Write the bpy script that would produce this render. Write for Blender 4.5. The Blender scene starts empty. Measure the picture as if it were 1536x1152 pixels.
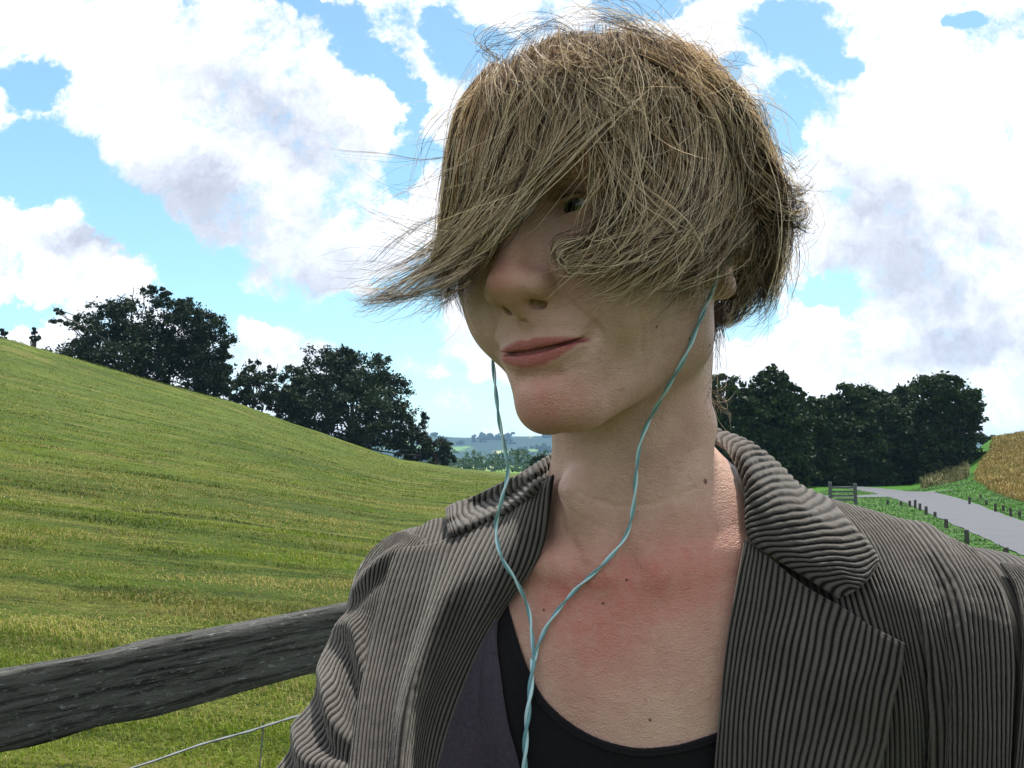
import bpy, math, random
import numpy as np
F32=np.float32
# ---------------------------------------------------------------- camera frame
FPX=1350.0; CX,CY=768.0,576.0
CAM=np.array([0,0,1.45])
PITCH=math.atan(114/FPX)
FWD=np.array([0,math.cos(PITCH),math.sin(PITCH)]); UPV=np.array([0,-math.sin(PITCH),math.cos(PITCH)]); RTV=np.array([1.0,0,0])
def P(px,py,d):
    px=np.asarray(px,float);py=np.asarray(py,float);d=np.asarray(d,float)
    return CAM+d[...,None]*(FWD+((px-CX)/FPX)[...,None]*RTV+((CY-py)/FPX)[...,None]*UPV)
def proj(p):
    q=np.asarray(p)-CAM;d=q@FWD
    return CX+FPX*(q@RTV)/d, CY-FPX*(q@UPV)/d, d
BODY_RES=.001
HAZE_D=.00015
HAIR_N=1.05
GRASS_N,VERGE_N,WHEAT_N,ROUGH_N,TREE_N,VALLEY_N=560000,300000,150000,20000,11000,90000
SC=bpy.context.scene
COL=SC.collection
cam=bpy.data.cameras.new('camera');co=bpy.data.objects.new('camera',cam);COL.objects.link(co);SC.camera=co
cam.sensor_width=36;cam.lens=36*FPX/1536;cam.clip_start=.02;cam.clip_end=20000
co.location=CAM;co.rotation_euler=(math.pi/2+PITCH,0,0)
SC.view_settings.view_transform='Standard';SC.view_settings.look='None';SC.view_settings.exposure=0.52;SC.view_settings.gamma=1
SC.render.engine='CYCLES'
SC.cycles.max_bounces=7;SC.cycles.transparent_max_bounces=12;SC.cycles.volume_bounces=0
SUN_EL,SUN_AZ=67.0,22.0      # azimuth from +Y towards +X (behind her, a little to the right)
sl=bpy.data.lights.new('sun','SUN');sl.energy=5.0;sl.angle=math.radians(2.5);sl.color=(1,.95,.87)
so=bpy.data.objects.new('sun',sl);COL.objects.link(so)
so.rotation_euler=(math.radians(90-SUN_EL),0,math.radians(180-SUN_AZ)+math.pi*0)
# the lamp shines along its -Z: tilt towards +Y side
import mathutils
sd=mathutils.Vector((math.sin(math.radians(SUN_AZ))*math.cos(math.radians(SUN_EL)),math.cos(math.radians(SUN_AZ))*math.cos(math.radians(SUN_EL)),math.sin(math.radians(SUN_EL))))
so.rotation_euler=sd.to_track_quat('Z','Y').to_euler()
# ---------------------------------------------------------------- node helper
class NT:
    def __init__(s,nt): s.nt=nt;s.L=nt.links
    def n(s,t,**k):
        x=s.nt.nodes.new(t)
        for a,b in k.items(): setattr(x,a,b)
        return x
    def put(s,sock,v):
        if isinstance(v,bpy.types.NodeSocket): s.L.new(v,sock)
        elif v is not None:
            if isinstance(v,(tuple,list)) and len(v)==3 and sock.type=='RGBA': v=(*v,1)
            sock.default_value=v
    def m(s,op,a,b=None,c=None,clamp=False):
        x=s.n('ShaderNodeMath',operation=op,use_clamp=clamp)
        for i,v in enumerate((a,b,c)):
            if v is not None: s.put(x.inputs[i],v)
        return x.outputs[0]
    def vm(s,op,a,b=None,sc=None):
        x=s.n('ShaderNodeVectorMath',operation=op)
        s.put(x.inputs[0],a)
        if b is not None: s.put(x.inputs[1],b)
        if sc is not None: s.put(x.inputs['Scale'],sc)
        return x.outputs[1] if op in('LENGTH','DISTANCE','DOT_PRODUCT') else x.outputs[0]
    def mix(s,f,a,b,blend='MIX'):
        x=s.n('ShaderNodeMix',data_type='RGBA',blend_type=blend)
        s.put(x.inputs['Factor'],f);s.put(x.inputs[6],a);s.put(x.inputs[7],b)
        return x.outputs[2]
    def noise(s,vec,scale,detail=4,rough=.55,dist=0,lac=2):
        x=s.n('ShaderNodeTexNoise');s.put(x.inputs['Vector'],vec);x.inputs['Scale'].default_value=scale
        x.inputs['Detail'].default_value=detail;x.inputs['Roughness'].default_value=rough;x.inputs['Distortion'].default_value=dist
        return x.outputs[0]
    def mr(s,v,a,b,c=0,d=1,smooth=False):
        x=s.n('ShaderNodeMapRange');
        if smooth:x.interpolation_type='SMOOTHSTEP'
        s.put(x.inputs[0],v)
        for i,q in enumerate((a,b,c,d)): x.inputs[i+1].default_value=q
        return x.outputs[0]
    def attr(s,name): return s.n('ShaderNodeAttribute',attribute_name=name).outputs['Fac']
def material(name):
    m=bpy.data.materials.new(name);m.use_nodes=True;t=NT(m.node_tree)
    b=m.node_tree.nodes['Principled BSDF'];t.b=b
    t.obj=t.n('ShaderNodeTexCoord').outputs['Object'] ; t.uv=t.n('ShaderNodeTexCoord').outputs['UV']
    t.pos=t.n('ShaderNodeNewGeometry').outputs['Position']
    def setp(**k):
        for a,v in k.items(): t.put(b.inputs[a.replace('_',' ')],v)
    t.set=setp
    def bump(h,st,d,prev=None):
        x=t.n('ShaderNodeBump');t.put(x.inputs['Height'],h);x.inputs['Strength'].default_value=st;x.inputs['Distance'].default_value=d
        if prev is not None:t.L.new(prev,x.inputs['Normal'])
        return x.outputs[0]
    t.bump=bump
    return m,t
# ---------------------------------------------------------------- sky: Nishita with a broken cloud deck
wd=bpy.data.worlds.new('World');SC.world=wd;wd.use_nodes=True
t=NT(wd.node_tree);bg=wd.node_tree.nodes['Background']
sky=t.n('ShaderNodeTexSky',sky_type='NISHITA');sky.sun_disc=False
sky.sun_elevation=math.radians(SUN_EL);sky.sun_rotation=math.radians(SUN_AZ)
sky.altitude=200;sky.air_density=1.0;sky.dust_density=.6;sky.ozone_density=2.0
g=t.n('ShaderNodeTexCoord').outputs['Generated']
sep=t.n('ShaderNodeSeparateXYZ');t.put(sep.inputs[0],g)
yy=t.m('MAXIMUM',t.m('ABSOLUTE',sep.outputs[1]),.08)
u=t.m('DIVIDE',sep.outputs[0],yy);v=t.m('DIVIDE',sep.outputs[2],yy)
cv=t.n('ShaderNodeCombineXYZ');t.put(cv.inputs[0],u);t.put(cv.inputs[1],v);t.put(cv.inputs[2],t.m('MULTIPLY',sep.outputs[1],.6))
uv=cv.outputs[0]
wob=t.n('ShaderNodeTexNoise');t.put(wob.inputs['Vector'],uv);wob.inputs['Scale'].default_value=6;wob.inputs['Detail'].default_value=9;wob.inputs['Roughness'].default_value=.62
w2=t.vm('SCALE',t.vm('SUBTRACT',wob.outputs['Color'],(.5,.5,.5)),sc=.22)
uvw=t.vm('ADD',uv,w2)
def skuv(x,y): return ((x-768)/FPX,math.tan(math.atan((576-y)/FPX)+PITCH))
def blob(x,y,rx_,ry_,rotd=0,vec=None):
    a,b=skuv(x,y)
    mp=t.n('ShaderNodeMapping',vector_type='POINT')
    d=t.vm('SUBTRACT',vec if vec is not None else uvw,(a,b,0))
    if rotd:
        r_=t.n('ShaderNodeVectorRotate',rotation_type='Z_AXIS');t.put(r_.inputs['Vector'],d);r_.inputs['Angle'].default_value=math.radians(rotd);d=r_.outputs[0]
    d=t.vm('MULTIPLY',d,(FPX/rx_,FPX/ry_,0))
    l=t.vm('LENGTH',d)
    return t.mr(l,.20,1.55,1,0,True)
def union(bs):
    o=bs[0]
    for b in bs[1:]: o=t.m('MAXIMUM',o,b)
    return o
holes=union([blob(20,120,50,55),blob(50,260,130,75,20),blob(210,345,140,55,32),blob(330,395,90,40,25),blob(400,450,120,55,25),blob(560,520,150,60,15),
 blob(640,600,150,55,5),blob(330,440,120,60,0),blob(430,5,70,22,30),blob(510,60,85,42,40),blob(583,150,24,80,-5),blob(690,70,45,70,0),blob(965,12,70,35),blob(1225,50,78,48),
 blob(1195,178,85,30,-15),blob(1290,95,40,30),blob(1480,40,25,18),blob(1150,110,30,20),blob(1250,440,60,18),blob(1110,490,60,50),blob(1010,15,40,25),blob(640,440,60,60),blob(30,480,60,25),blob(600,250,30,40)])
clds=union([blob(120,390,100,42,15),blob(60,350,80,30),blob(400,425,75,28,20),blob(415,510,55,30),blob(620,535,60,28,15),blob(690,600,60,22),
 blob(60,460,50,20),blob(560,400,80,40)])
fine=t.noise(uv,11,12,.70)
dens=t.m('ADD',t.m('SUBTRACT',.78,t.m('MULTIPLY',holes,1.18)),t.m('MULTIPLY',t.m('SUBTRACT',fine,.5),3.0))
dens=t.m('ADD',dens,t.m('MULTIPLY',clds,.75))
# elsewhere (overhead and behind the camera) a looser deck
cov=t.mr(dens,.18,.78,0,1,True)
greyb=union([blob(390,180,140,75,20),blob(350,320,190,55,15),blob(480,400,150,50,10),blob(1400,320,230,80,5),blob(1350,420,260,60),blob(150,385,80,28),blob(800,200,120,120),blob(1500,500,180,60),blob(600,480,120,30)])
gn=t.noise(uv,5,7,.6)
grey=t.m('MULTIPLY',t.m('ADD',t.m('MULTIPLY',greyb,.8),.16),t.mr(gn,.32,.62,.25,1.3,True),clamp=True)
skycol=t.mix(1.0,sky.outputs[0],(.13,.145,.135),'MULTIPLY')
haz=t.m('MULTIPLY',t.mr(sep.outputs[2],0,.75,1,.35,True),t.mr(sep.outputs[1],-.4,.1,.5,1,True))
skycol=t.mix(1.0,skycol,t.mix(haz,(0,0,0),(.07,.20,.27)),'ADD')
tex=t.mr(t.noise(uvw,14,8,.7),.3,.7)
white=t.mix(tex,(.80,.86,.95),(1.45,1.47,1.5))
cloud=t.mix(grey,white,t.mix(tex,(.50,.54,.66),(.78,.83,.93)))
# unseen sky behind the camera: plain cloud tone, tuned as fill light on her
back=t.mr(sep.outputs[1],-.45,.05,0,1,True)
cloud=t.mix(back,(.84,.86,.90),cloud)
# cloud deck dims towards the ground haze line, blue/white stays what the sky itself gives off
col=t.mix(cov,skycol,cloud)
t.put(bg.inputs['Color'],col);bg.inputs['Strength'].default_value=.82
# ---------------------------------------------------------------- tagging
def tag(o,label=None,cat=None,group=None,kind=None):
    if label:o['label']=label
    if cat:o['category']=cat
    if group:o['group']=group
    if kind:o['kind']=kind
    return o
def empty(name,loc,label,cat,group=None):
    o=bpy.data.objects.new(name,None);COL.objects.link(o);o.location=loc;o.empty_display_size=.1
    return tag(o,label,cat,group)
def cat_rom(pts,n):
    """Catmull-Rom through pts (k,dim) sampled at n places"""
    p=np.asarray(pts,float);k=len(p)
    q=np.concatenate([[2*p[0]-p[1]],p,[2*p[-1]-p[-2]]])
    s=np.linspace(0,k-1-1e-9,n);i=s.astype(int);f=(s-i).reshape((-1,)+(1,)*(p.ndim-1))
    a,b,c,d=q[i],q[i+1],q[i+2],q[i+3]
    return .5*((2*b)+(c-a)*f+(2*a-5*b+4*c-d)*f**2+(3*b-a-3*c+d)*f**3)
def tubes(paths,rads,sides=3,caps=False):
    """many tubes with the same number of points: paths (N,K,3), rads (N,K)"""
    paths=np.asarray(paths,float);rads=np.asarray(rads,float)
    N,K,_=paths.shape
    T=np.gradient(paths,axis=1);T/=np.linalg.norm(T,axis=2,keepdims=True)+1e-12
    ref=np.where(np.abs(T[:,:1,2:3])>.8,np.array([[[0.,1,0]]]),np.array([[[0,0,1.]]]))
    a=np.cross(T,ref+0*T);a/=np.linalg.norm(a,axis=2,keepdims=True)+1e-12
    b=np.cross(T,a)
    an=np.arange(sides)*2*math.pi/sides
    V=paths[:,:,None,:]+rads[:,:,None,None]*(np.cos(an)[None,None,:,None]*a[:,:,None,:]+np.sin(an)[None,None,:,None]*b[:,:,None,:])
    V=V.reshape(-1,3)
    i=np.arange(N)[:,None,None];k=np.arange(K-1)[None,:,None];s=np.arange(sides)[None,None,:];s2=(s+1)%sides
    base=i*K*sides
    F=np.stack([base+k*sides+s,base+k*sides+s2,base+(k+1)*sides+s2,base+(k+1)*sides+s],-1).reshape(-1,4)
    return V,F
def join(parts):
    V=[];F=[];o=0
    for v,f in parts:
        V.append(v);F.append(f+o);o+=len(v)
    return np.concatenate(V),np.concatenate(F)
def sstep(x): x=np.clip(x,0,1);return x*x*(3-2*x)
# value noise for geometry
def vnoise(p,seed=0):
    p=np.asarray(p,float);i=np.floor(p).astype(np.int64);f=p-i;f=f*f*(3-2*f)
    def h(ix):
        n=ix[...,0]*374761393+ix[...,1]*668265263+(ix[...,2] if p.shape[-1]>2 else 0)*2147483647+seed*1274126177
        n=(n^(n>>13))*1274126177&0x7fffffff
        n=(n^(n>>16))&0xffff
        return n/65535.
    D=p.shape[-1];r=0
    for c in range(2**D):
        o=np.array([(c>>d)&1 for d in range(D)])
        w=np.prod(np.where(o==1,f,1-f),-1);r=r+w*h(i+o)
    return r*2-1
# head pose: local x = her right, y = forward, z = up (metres)
def rot(y,p,r):
    y,p,r=map(math.radians,(y,p,r))
    c,s=math.cos(y),math.sin(y);Rz=np.array([[c,-s,0],[s,c,0],[0,0,1]])
    c,s=math.cos(p),math.sin(p);Rx=np.array([[1,0,0],[0,c,-s],[0,s,c]])
    c,s=math.cos(r),math.sin(r);Ry=np.array([[c,0,s],[0,1,0],[-s,0,c]])
    return Rz@Rx@Ry
HR=rot(180-36,-5.5,4.0); HT=np.array([.0595,.556,1.574])
def h2w(p): return np.asarray(p,float)/1000@HR.T+HT
def w2h(p): return ((p-HT.astype(p.dtype))@HR.astype(p.dtype))*1000
# ---------------------------------------------------------------- distance functions (millimetres)
def smin(a,b,k):
    h=np.maximum(k-np.abs(a-b),0)/k
    return np.minimum(a,b)-h*h*k*.25
def smax(a,b,k): return -smin(-a,-b,k)
def ell(p,c,r,R=None):
    q=p-np.asarray(c,F32)
    if R is not None: q=q@np.asarray(R,F32)
    r=np.asarray(r,F32)
    u=q/r;k0=np.sqrt((u*u).sum(-1))+1e-6
    v=u/r;k1=np.sqrt((v*v).sum(-1))+1e-9
    return k0*(k0-1)/k1
def cap(p,a,b,ra,rb=None):
    if rb is None: rb=ra
    a=np.asarray(a,F32);b=np.asarray(b,F32);ab=b-a
    q=p-a;t=np.clip((q@ab)/(ab@ab),0,1)
    d=q-t[...,None]*ab
    return np.sqrt((d*d).sum(-1))-(ra+(rb-ra)*t)
def chain(p,pts,k=None):
    d=None
    for (a,ra),(b,rb) in zip(pts[:-1],pts[1:]):
        c=cap(p,a,b,ra,rb); d=c if d is None else np.minimum(d,c)
    return d
def rx(a):
    a=math.radians(a);c,s=math.cos(a),math.sin(a);return np.array([[1,0,0],[0,c,-s],[0,s,c]])
def ry(a):
    a=math.radians(a);c,s=math.cos(a),math.sin(a);return np.array([[c,0,s],[0,1,0],[-s,0,c]])
def rz(a):
    a=math.radians(a);c,s=math.cos(a),math.sin(a);return np.array([[c,-s,0],[s,c,0],[0,0,1]])
def head_sdf(p):
    """p in head millimetres, symmetric in x"""
    m=p.copy(); m[...,0]=np.abs(m[...,0])
    d=ell(m,(0,0,46),(71,91,84))
    d=smin(d,ell(m,(0,40,40),(58,52,58)),30)                       # forehead
    d=smin(d,ell(m,(0,34,-18),(56,55,66)),26)                      # face mass
    d=smin(d,cap(m,(43,8,-54),(13,67,-85),17,17),26)               # jaw
    d=smin(d,cap(m,(49,4,-20),(44,8,-54),15,16),22)                # ramus
    d=smin(d,ell(m,(0,77,-84),(20,17.5,17.5)),12)                      # chin ball
    d=smin(d,ell(m,(41,58,-8),(25,25,21)),18)                      # cheek bone
    d=smin(d,ell(m,(34,60,-32),(26,24,25)),20)                     # cheek
    d=smin(d,cap(m,(0,75,-42),(0,71,-64),19,20),16)                # muzzle
    d=smin(d,cap(m,(10,73,-50),(12,70,-60),17,17),12)
    d=smin(d,cap(m,(8,89,37),(42,74,40),8,8),14)                   # brow
    d=smax(d,-ell(m,(32,101,19),(17,17,11)),15)                    # socket
    # lids and the eye opening
    el=ell(m,(31,74,18),(16.5,13.6,13.2))
    d=smin(d,el,5)
    d=smax(d,-ell(m,(31.3,88,17.2),(12.5,8,3.5),ry(-4)),1.4)
    # nose
    n=chain(m,[((0,91,26),7),((0,98,10),7.2),((0,106,-9),8.0),((0,109.8,-19.5),9.3)])
    n=smin(n,ell(m,(5,107.5,-21.5),(7.5,8.5,7.8)),6)
    n=smin(n,ell(m,(12.4,98,-23.5),(6.7,11.5,7.8),rz(-12)),7)
    n=smin(n,cap(m,(0,88,-6),(0,88,-24),13,12),10)
    n=smin(n,cap(m,(0,107,-28),(0,95,-37),5,5.5),6)
    d=smin(d,n,9)
    d=smax(d,-cap(m,(7.6,103.5,-33.5),(10.5,95.5,-32.5),2.2,3.0),1.5) # nostril
    d=smax(d,-cap(m,(9.2,98.5,-33),(7.6,101,-23),2.8,2.4),1.4)
    d=smax(d,-cap(m,(20.5,95,-15),(21,91,-29),.3,.5),4)              # alar groove
    d=smax(d,-cap(m,(22,90,-32),(36,82.5,-49),.3,-.6),4)              # smile fold
    d=smax(d,-cap(m,(0,98.5,-41),(0,98.5,-49),.6,1.2),4.5)          # philtrum
    # lips
    u=chain(m,[((0,93.8,-53.4),3.8),((6,93.8,-52.4),4.0),((17,91.2,-53.6),3.0),((30,81.8,-53.8),.9)])
    l=chain(m,[((0,92.2,-61.8),4.8),((9,91,-61.2),4.6),((18,89.3,-59.2),3.9),((25,84.6,-56.6),2.4),((30,80,-55),.8)])
    d=smin(d,u,4.5);d=smin(d,l,4.5)
    d=smax(d,-chain(m,[((0,99.0,-57.4),.7),((9,97.8,-57.0),.7),((19,92.2,-55.8),.7),((31,82.5,-53.6),.9)]),2.2)
    d=smax(d,-chain(m,[((0,96.2,-57.5),1.0),((9,95.1,-57.1),1.0),((19,90.0,-55.9),1.0),((29,81.9,-53.8),.9)]),1.6)
    d=smax(d,-ell(m,(33,84.5,-53.6),(3,3.2,3.6)),6)
    d=smax(d,-cap(m,(0,95.5,-72.5),(12,91.5,-71.5),1.0,.5),8)      # under lip
        # ear
    e=ell(m,(72,-9,6),(5,17,27),rz(18)@rx(-8))
    e=smax(e,-ell(m,(77,-4,6),(6,9,15),rz(18)),4)
    e=smin(e,cap(m,(69,-3,-18),(71,-8,-29),6.6,6.8),8)
    d=smin(d,e,5)
    return d
def body_sdf(w):
    """w in world metres"""
    p=((w-HT.astype(F32))*1000)
    d=head_sdf(w2h(w))
    b=BODY
    nk=chain(p,b['neck'])
    d=smin(d,nk,22)
    t=None
    for a,r,c,rc in b['caps']:
        x=cap(p,a,c,r,rc); t=x if t is None else smin(t,x,35)
    for c,r,R in b['ells']: t=smin(t,ell(p,c,r,R),40)
    d=smin(d,t,34)
    for a,ra,c,rc,k in b['add']: d=smin(d,cap(p,a,c,ra,rc),k)
    for a,ra,c,rc,k in b['sub']: d=smax(d,-cap(p,a,c,ra,rc),k)
    return d
def W(px,py,d): return tuple((P(px,py,d)-HT)*1000)
BODY=dict(
 neck=[(tuple(HR@np.array([0,-22,-30.])),54),(tuple(np.array(W(945,690,.585))),50),(tuple(np.array(W(975,800,.60))),56)],
 caps=[(W(975,820,.62),60,W(740,890,.64),30),(W(975,820,.62),60,W(1240,890,.59),32),
       (W(985,900,.62),85,W(990,1300,.62),100)],
 ells=[(W(900,1010,.60),(95,62,110),None),(W(1060,1010,.585),(95,62,110),None)],
 add=[(W(905,858,.545),9,W(760,835,.572),7,13),(W(985,858,.537),9,W(1130,830,.548),7,13),   # clavicles
      (W(862,735,.548),10,W(908,850,.548),8,12),(W(1040,640,.56),13,W(978,850,.543),8,14)],   # sternomastoid
 sub=[(W(945,842,.512),4,W(945,846,.512),4,20)])
def sdf_world(w): return body_sdf(w.astype(F32))
# ---------------------------------------------------------------- surface nets
def mesh_sdf(fn,lo,hi,h,blk=8):
    lo=np.array(lo,float);hi=np.array(hi,float)
    n=(np.ceil((hi-lo)/h/blk).astype(int))*blk
    nb=n//blk
    ax=[lo[i]+(np.arange(nb[i])+.5)*blk*h for i in range(3)]
    G=np.stack(np.meshgrid(*ax,indexing='ij'),-1).reshape(-1,3)
    dc=fn(G)
    act=np.abs(dc)<blk*h*1000*1.15
    val=np.repeat(np.repeat(np.repeat(dc.reshape(nb),blk,0),blk,1),blk,2).astype(F32)
    idx=np.argwhere(act.reshape(nb))
    o=np.stack(np.meshgrid(*[np.arange(blk)]*3,indexing='ij'),-1).reshape(-1,3)
    for s in range(0,len(idx),600):
        I=(idx[s:s+600,None,:]*blk+o[None]).reshape(-1,3)
        val[I[:,0],I[:,1],I[:,2]]=fn(lo+I*h)
    ins=val<0
    c=np.zeros(np.array(val.shape)-1,np.int8)
    nx,ny,nz=c.shape
    for i in(0,1):
        for j in(0,1):
            for k in(0,1): c+=ins[i:i+nx,j:j+ny,k:k+nz]
    cells=np.argwhere((c>0)&(c<8))
    vid=-np.ones(c.shape,np.int32);vid[cells[:,0],cells[:,1],cells[:,2]]=np.arange(len(cells))
    acc=np.zeros((len(cells),3));cnt=np.zeros(len(cells))
    cor=[(i,j,k) for i in(0,1) for j in(0,1) for k in(0,1)]
    V={q:val[cells[:,0]+q[0],cells[:,1]+q[1],cells[:,2]+q[2]] for q in cor}
    for a in cor:
        for d in range(3):
            if a[d]==0:
                b=list(a);b[d]=1;b=tuple(b)
                va,vb=V[a],V[b];m=(va<0)!=(vb<0)
                t=np.where(m,va/np.where(m,va-vb,1),0)
                pt=np.array(a,float)[None]+0*t[:,None];pt[:,d]+=t
                acc+=pt*m[:,None];cnt+=m
    pts=lo+(cells+acc/cnt[:,None])*h
    faces=[]
    for d in range(3):
        e,f=[(1,2),(2,0),(0,1)][d]
        sl=[slice(None)]*3;sl[d]=slice(0,-1);s2=[slice(None)]*3;s2[d]=slice(1,None)
        A=ins[tuple(sl)];B=ins[tuple(s2)]
        E=np.argwhere(A!=B)
        E=E[(E[:,e]>0)&(E[:,f]>0)&(E[:,e]<n[e]-1)&(E[:,f]<n[f]-1)]
        q=[]
        for de,df in((1,1),(0,1),(0,0),(1,0)):
            X=E.copy();X[:,e]-=de;X[:,f]-=df;q.append(vid[X[:,0],X[:,1],X[:,2]])
        q=np.stack(q,1)
        fl=A[E[:,0],E[:,1],E[:,2]]
        q[~fl]=q[~fl][:,::-1]
        faces.append(q)
    F=np.concatenate(faces);F=F[(F>=0).all(1)]
    for it in range(2):
        g,v=grad(fn,pts);pts=pts-g*(np.clip(v,-2,2)/1000)[:,None]*.9
    return pts,F
def grad(fn,p,e=3e-4):
    v=fn(p);g=np.stack([fn(p+np.eye(3)[i]*e)-fn(p-np.eye(3)[i]*e) for i in range(3)],-1).astype(float)
    return g/(np.linalg.norm(g,axis=1,keepdims=True)+1e-9),v
def mk(name,V,F,mat=None,parent=None,smooth=True,uv=None,attrs=None):
    me=bpy.data.meshes.new(name)
    V=np.asarray(V,F32);F=np.asarray(F,np.int32)
    k=F.shape[1]
    me.vertices.add(len(V));me.vertices.foreach_set('co',V.ravel())
    me.loops.add(F.size);me.loops.foreach_set('vertex_index',F.ravel())
    me.polygons.add(len(F));me.polygons.foreach_set('loop_start',np.arange(0,F.size,k,dtype=np.int32))
    me.update(calc_edges=True)
    if smooth: me.polygons.foreach_set('use_smooth',np.ones(len(F),bool))
    if uv is not None:
        l=me.uv_layers.new(name='UVMap');l.data.foreach_set('uv',np.asarray(uv,F32)[F.ravel()].ravel())
    for a,val in (attrs or {}).items():
        at=me.attributes.new(a,'FLOAT','POINT');at.data.foreach_set('value',np.asarray(val,F32))
    me.validate()
    o=bpy.data.objects.new(name,me);bpy.context.scene.collection.objects.link(o)
    if mat: me.materials.append(mat)
    if parent: o.parent=parent
    return o
# ---------------------------------------------------------------- terrain
CRX=[-2200,-600,0,200,350,500,600,690,760,900,1100,2500]
CRY=[470,470,505,562,603,655,688,702,709,716,722,722]
CRD=[70,72,75,80,84,90,98,106,112,118,124,124]
FARY=[(640,656),(680,657),(720,659),(745,657),(775,654),(800,656),(830,662),(900,650),(1200,655)]
def terrain(X,Y):
    X=np.asarray(X,float);Y=np.asarray(Y,float)
    Yc=np.maximum(Y,.5);uu=np.clip(X/Yc,-2.2,2.2)
    px=768+FPX*uu
    r=Yc
    D=np.interp(px,CRX,CRD);e=(690-np.interp(px,CRX,CRY))/FPX
    zc=1.45+e*D
    tt=np.clip(r/D,0,1)
    zl=zc*np.where(zc>0.3,tt**1.55,tt)
    over=np.maximum(r-D,0)
    # far valley profile
    vr=[0,112,300,500,900,1500,2000,2600,3200,5000,9000]
    vz=[0,-.1,-3.0,-4.4,-6.6,-5.5,9,67,60,20,0]
    zv=np.interp(r,vr,vz)
    zl2=np.where(over>0,np.maximum(zc-.0016*over**2-.05*over,-60),zl)
    w=sstep(over/160)
    zl=np.where(over>0,zl2*(1-w)+zv*w,zl)
    far=sstep((r-1400)/1200)
    zl=zl+far*(14*vnoise(np.stack([X/420,Y/900],-1),3)+8*vnoise(np.stack([X/150,Y/400],-1),4))
    # right side
    H=np.interp(uu,[.40,.44,.50,.53,.57,1.0],[0,.1,2.6,5.2,6.0,8])
    zr=-1.1*sstep((r-2)/9)+H*sstep((r-38)/82)-np.maximum(r-124,0)*.02*(r<400)
    zr=np.where(r>400,zv-4,zr)
    k=sstep((uu+.02)/.26)
    z=zl*(1-k)+zr*k
    side=sstep((np.abs(uu)-1.2)/.8)*1.0
    z=z*(1-side*.0)
    b=sstep((Y-1.0)/2.5)
    z=z*b
    nr=np.hypot(X,Y)
    z=z+.025*vnoise(np.stack([X*.8,Y*.8],-1),7)*np.clip(nr/6,0,1)*(nr<90)
    return z
def at_ground(px,py):
    """where the view ray through a pixel meets the terrain"""
    ds=np.geomspace(1.2,3500,1500);q=P(np.full(1500,px),np.full(1500,py),ds)
    g=terrain(q[:,0],q[:,1]);k=np.argmax(q[:,2]<=g)
    return q[k][0],q[k][1],g[k]
az=np.concatenate([np.linspace(-36,36,361),np.linspace(36,324,97)[1:-1]])
az=np.radians(az)
rr=np.concatenate([[0.01],np.geomspace(.4,9000,300)])
AZ,RR=np.meshgrid(az,rr,indexing='ij')
GX=np.sin(AZ)*RR;GY=np.cos(AZ)*RR;GZ=terrain(GX,GY)
GZ=np.where(GY<=0.5,0,GZ)
n0,n1=GX.shape
V=np.stack([GX,GY,GZ],-1).reshape(-1,3)
i=np.arange(n0)[:,None];j=np.arange(n1-1)[None,:];i2=(i+1)%n0
F=np.stack([i*n1+j,i2*n1+j,i2*n1+j+1,i*n1+j+1],-1).reshape(-1,4)[:,::-1]
m,t=material('meadow')
px_=t.n('ShaderNodeSeparateXYZ');t.put(px_.inputs[0],t.pos)
x_,y_=px_.outputs[0],px_.outputs[1]
dist=t.vm('LENGTH',t.pos)
st=t.vm('MULTIPLY',t.pos,(.16,1.0,.3))
n1_=t.noise(st,.9,6,.65,.6);n2_=t.noise(t.pos,3.0,8,.7);n3_=t.noise(t.pos,.11,5,.6);n4_=t.noise(t.vm('MULTIPLY',t.pos,(.35,1.6,1)),4,6,.7,.3);n5=t.noise(st,.28,5,.62,1.0)
green=t.mix(t.mr(n3_,.35,.65),(.04,.078,.004),(.085,.135,.008))
col=t.mix(t.mr(n1_,.47,.62,0,.6,True),green,(.18,.19,.03))
col=t.mix(t.mr(n5,.52,.66,0,.6,True),col,(.24,.20,.06))
n6=t.noise(t.vm('MULTIPLY',t.pos,(.30,1.5,1)),1.6,7,.72,.4);col=t.mix(t.mr(n4_,.38,.50,.8,0,True),col,(.02,.042,.005));col=t.mix(t.mr(n6,.36,.46,.75,0,True),col,(.025,.05,.005))
col=t.mix(t.mr(n2_,.52,.72,0,.5),col,(.22,.24,.06))
tr=t.noise(t.pos,22,5,.7);col=t.mix(1,col,t.mix(tr,(.35,.35,.35),(1.45,1.45,1.45)),'MULTIPLY')
# lush verge by the lane
rgt=t.m('MULTIPLY',t.mr(t.m('DIVIDE',x_,t.m('MAXIMUM',y_,1)),.12,.3,0,1,True),t.mr(y_,6,14,0,1))
lush=t.mix(t.mr(n2_,.3,.7),(.02,.09,.006),(.06,.18,.012))
col=t.mix(rgt,col,lush)
# valley fields far away
fv=t.n('ShaderNodeTexVoronoi');t.put(fv.inputs['Vector'],t.vm('MULTIPLY',t.pos,(.006,.0022,0)));fv.inputs['Scale'].default_value=1
fr=t.n('ShaderNodeValToRGB');t.put(fr.inputs[0],t.n('ShaderNodeSeparateColor').outputs[0])
sc_=t.n('ShaderNodeSeparateColor');t.put(sc_.inputs[0],fv.outputs['Color']);t.put(fr.inputs[0],sc_.outputs[0])
cr=fr.color_ramp;cr.interpolation='CONSTANT'
cr.elements[0].color=(.10,.20,.035,1);cr.elements[1].position=.3;cr.elements[1].color=(.18,.30,.07,1)
e_=cr.elements.new(.55);e_.color=(.035,.08,.02,1);e_=cr.elements.new(.75);e_.color=(.32,.32,.14,1);e_=cr.elements.new(.88);e_.color=(.07,.15,.03,1)
farw=t.noise(t.vm('MULTIPLY',t.pos,(.006,.002,0)),1.0,7,.65)
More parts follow.
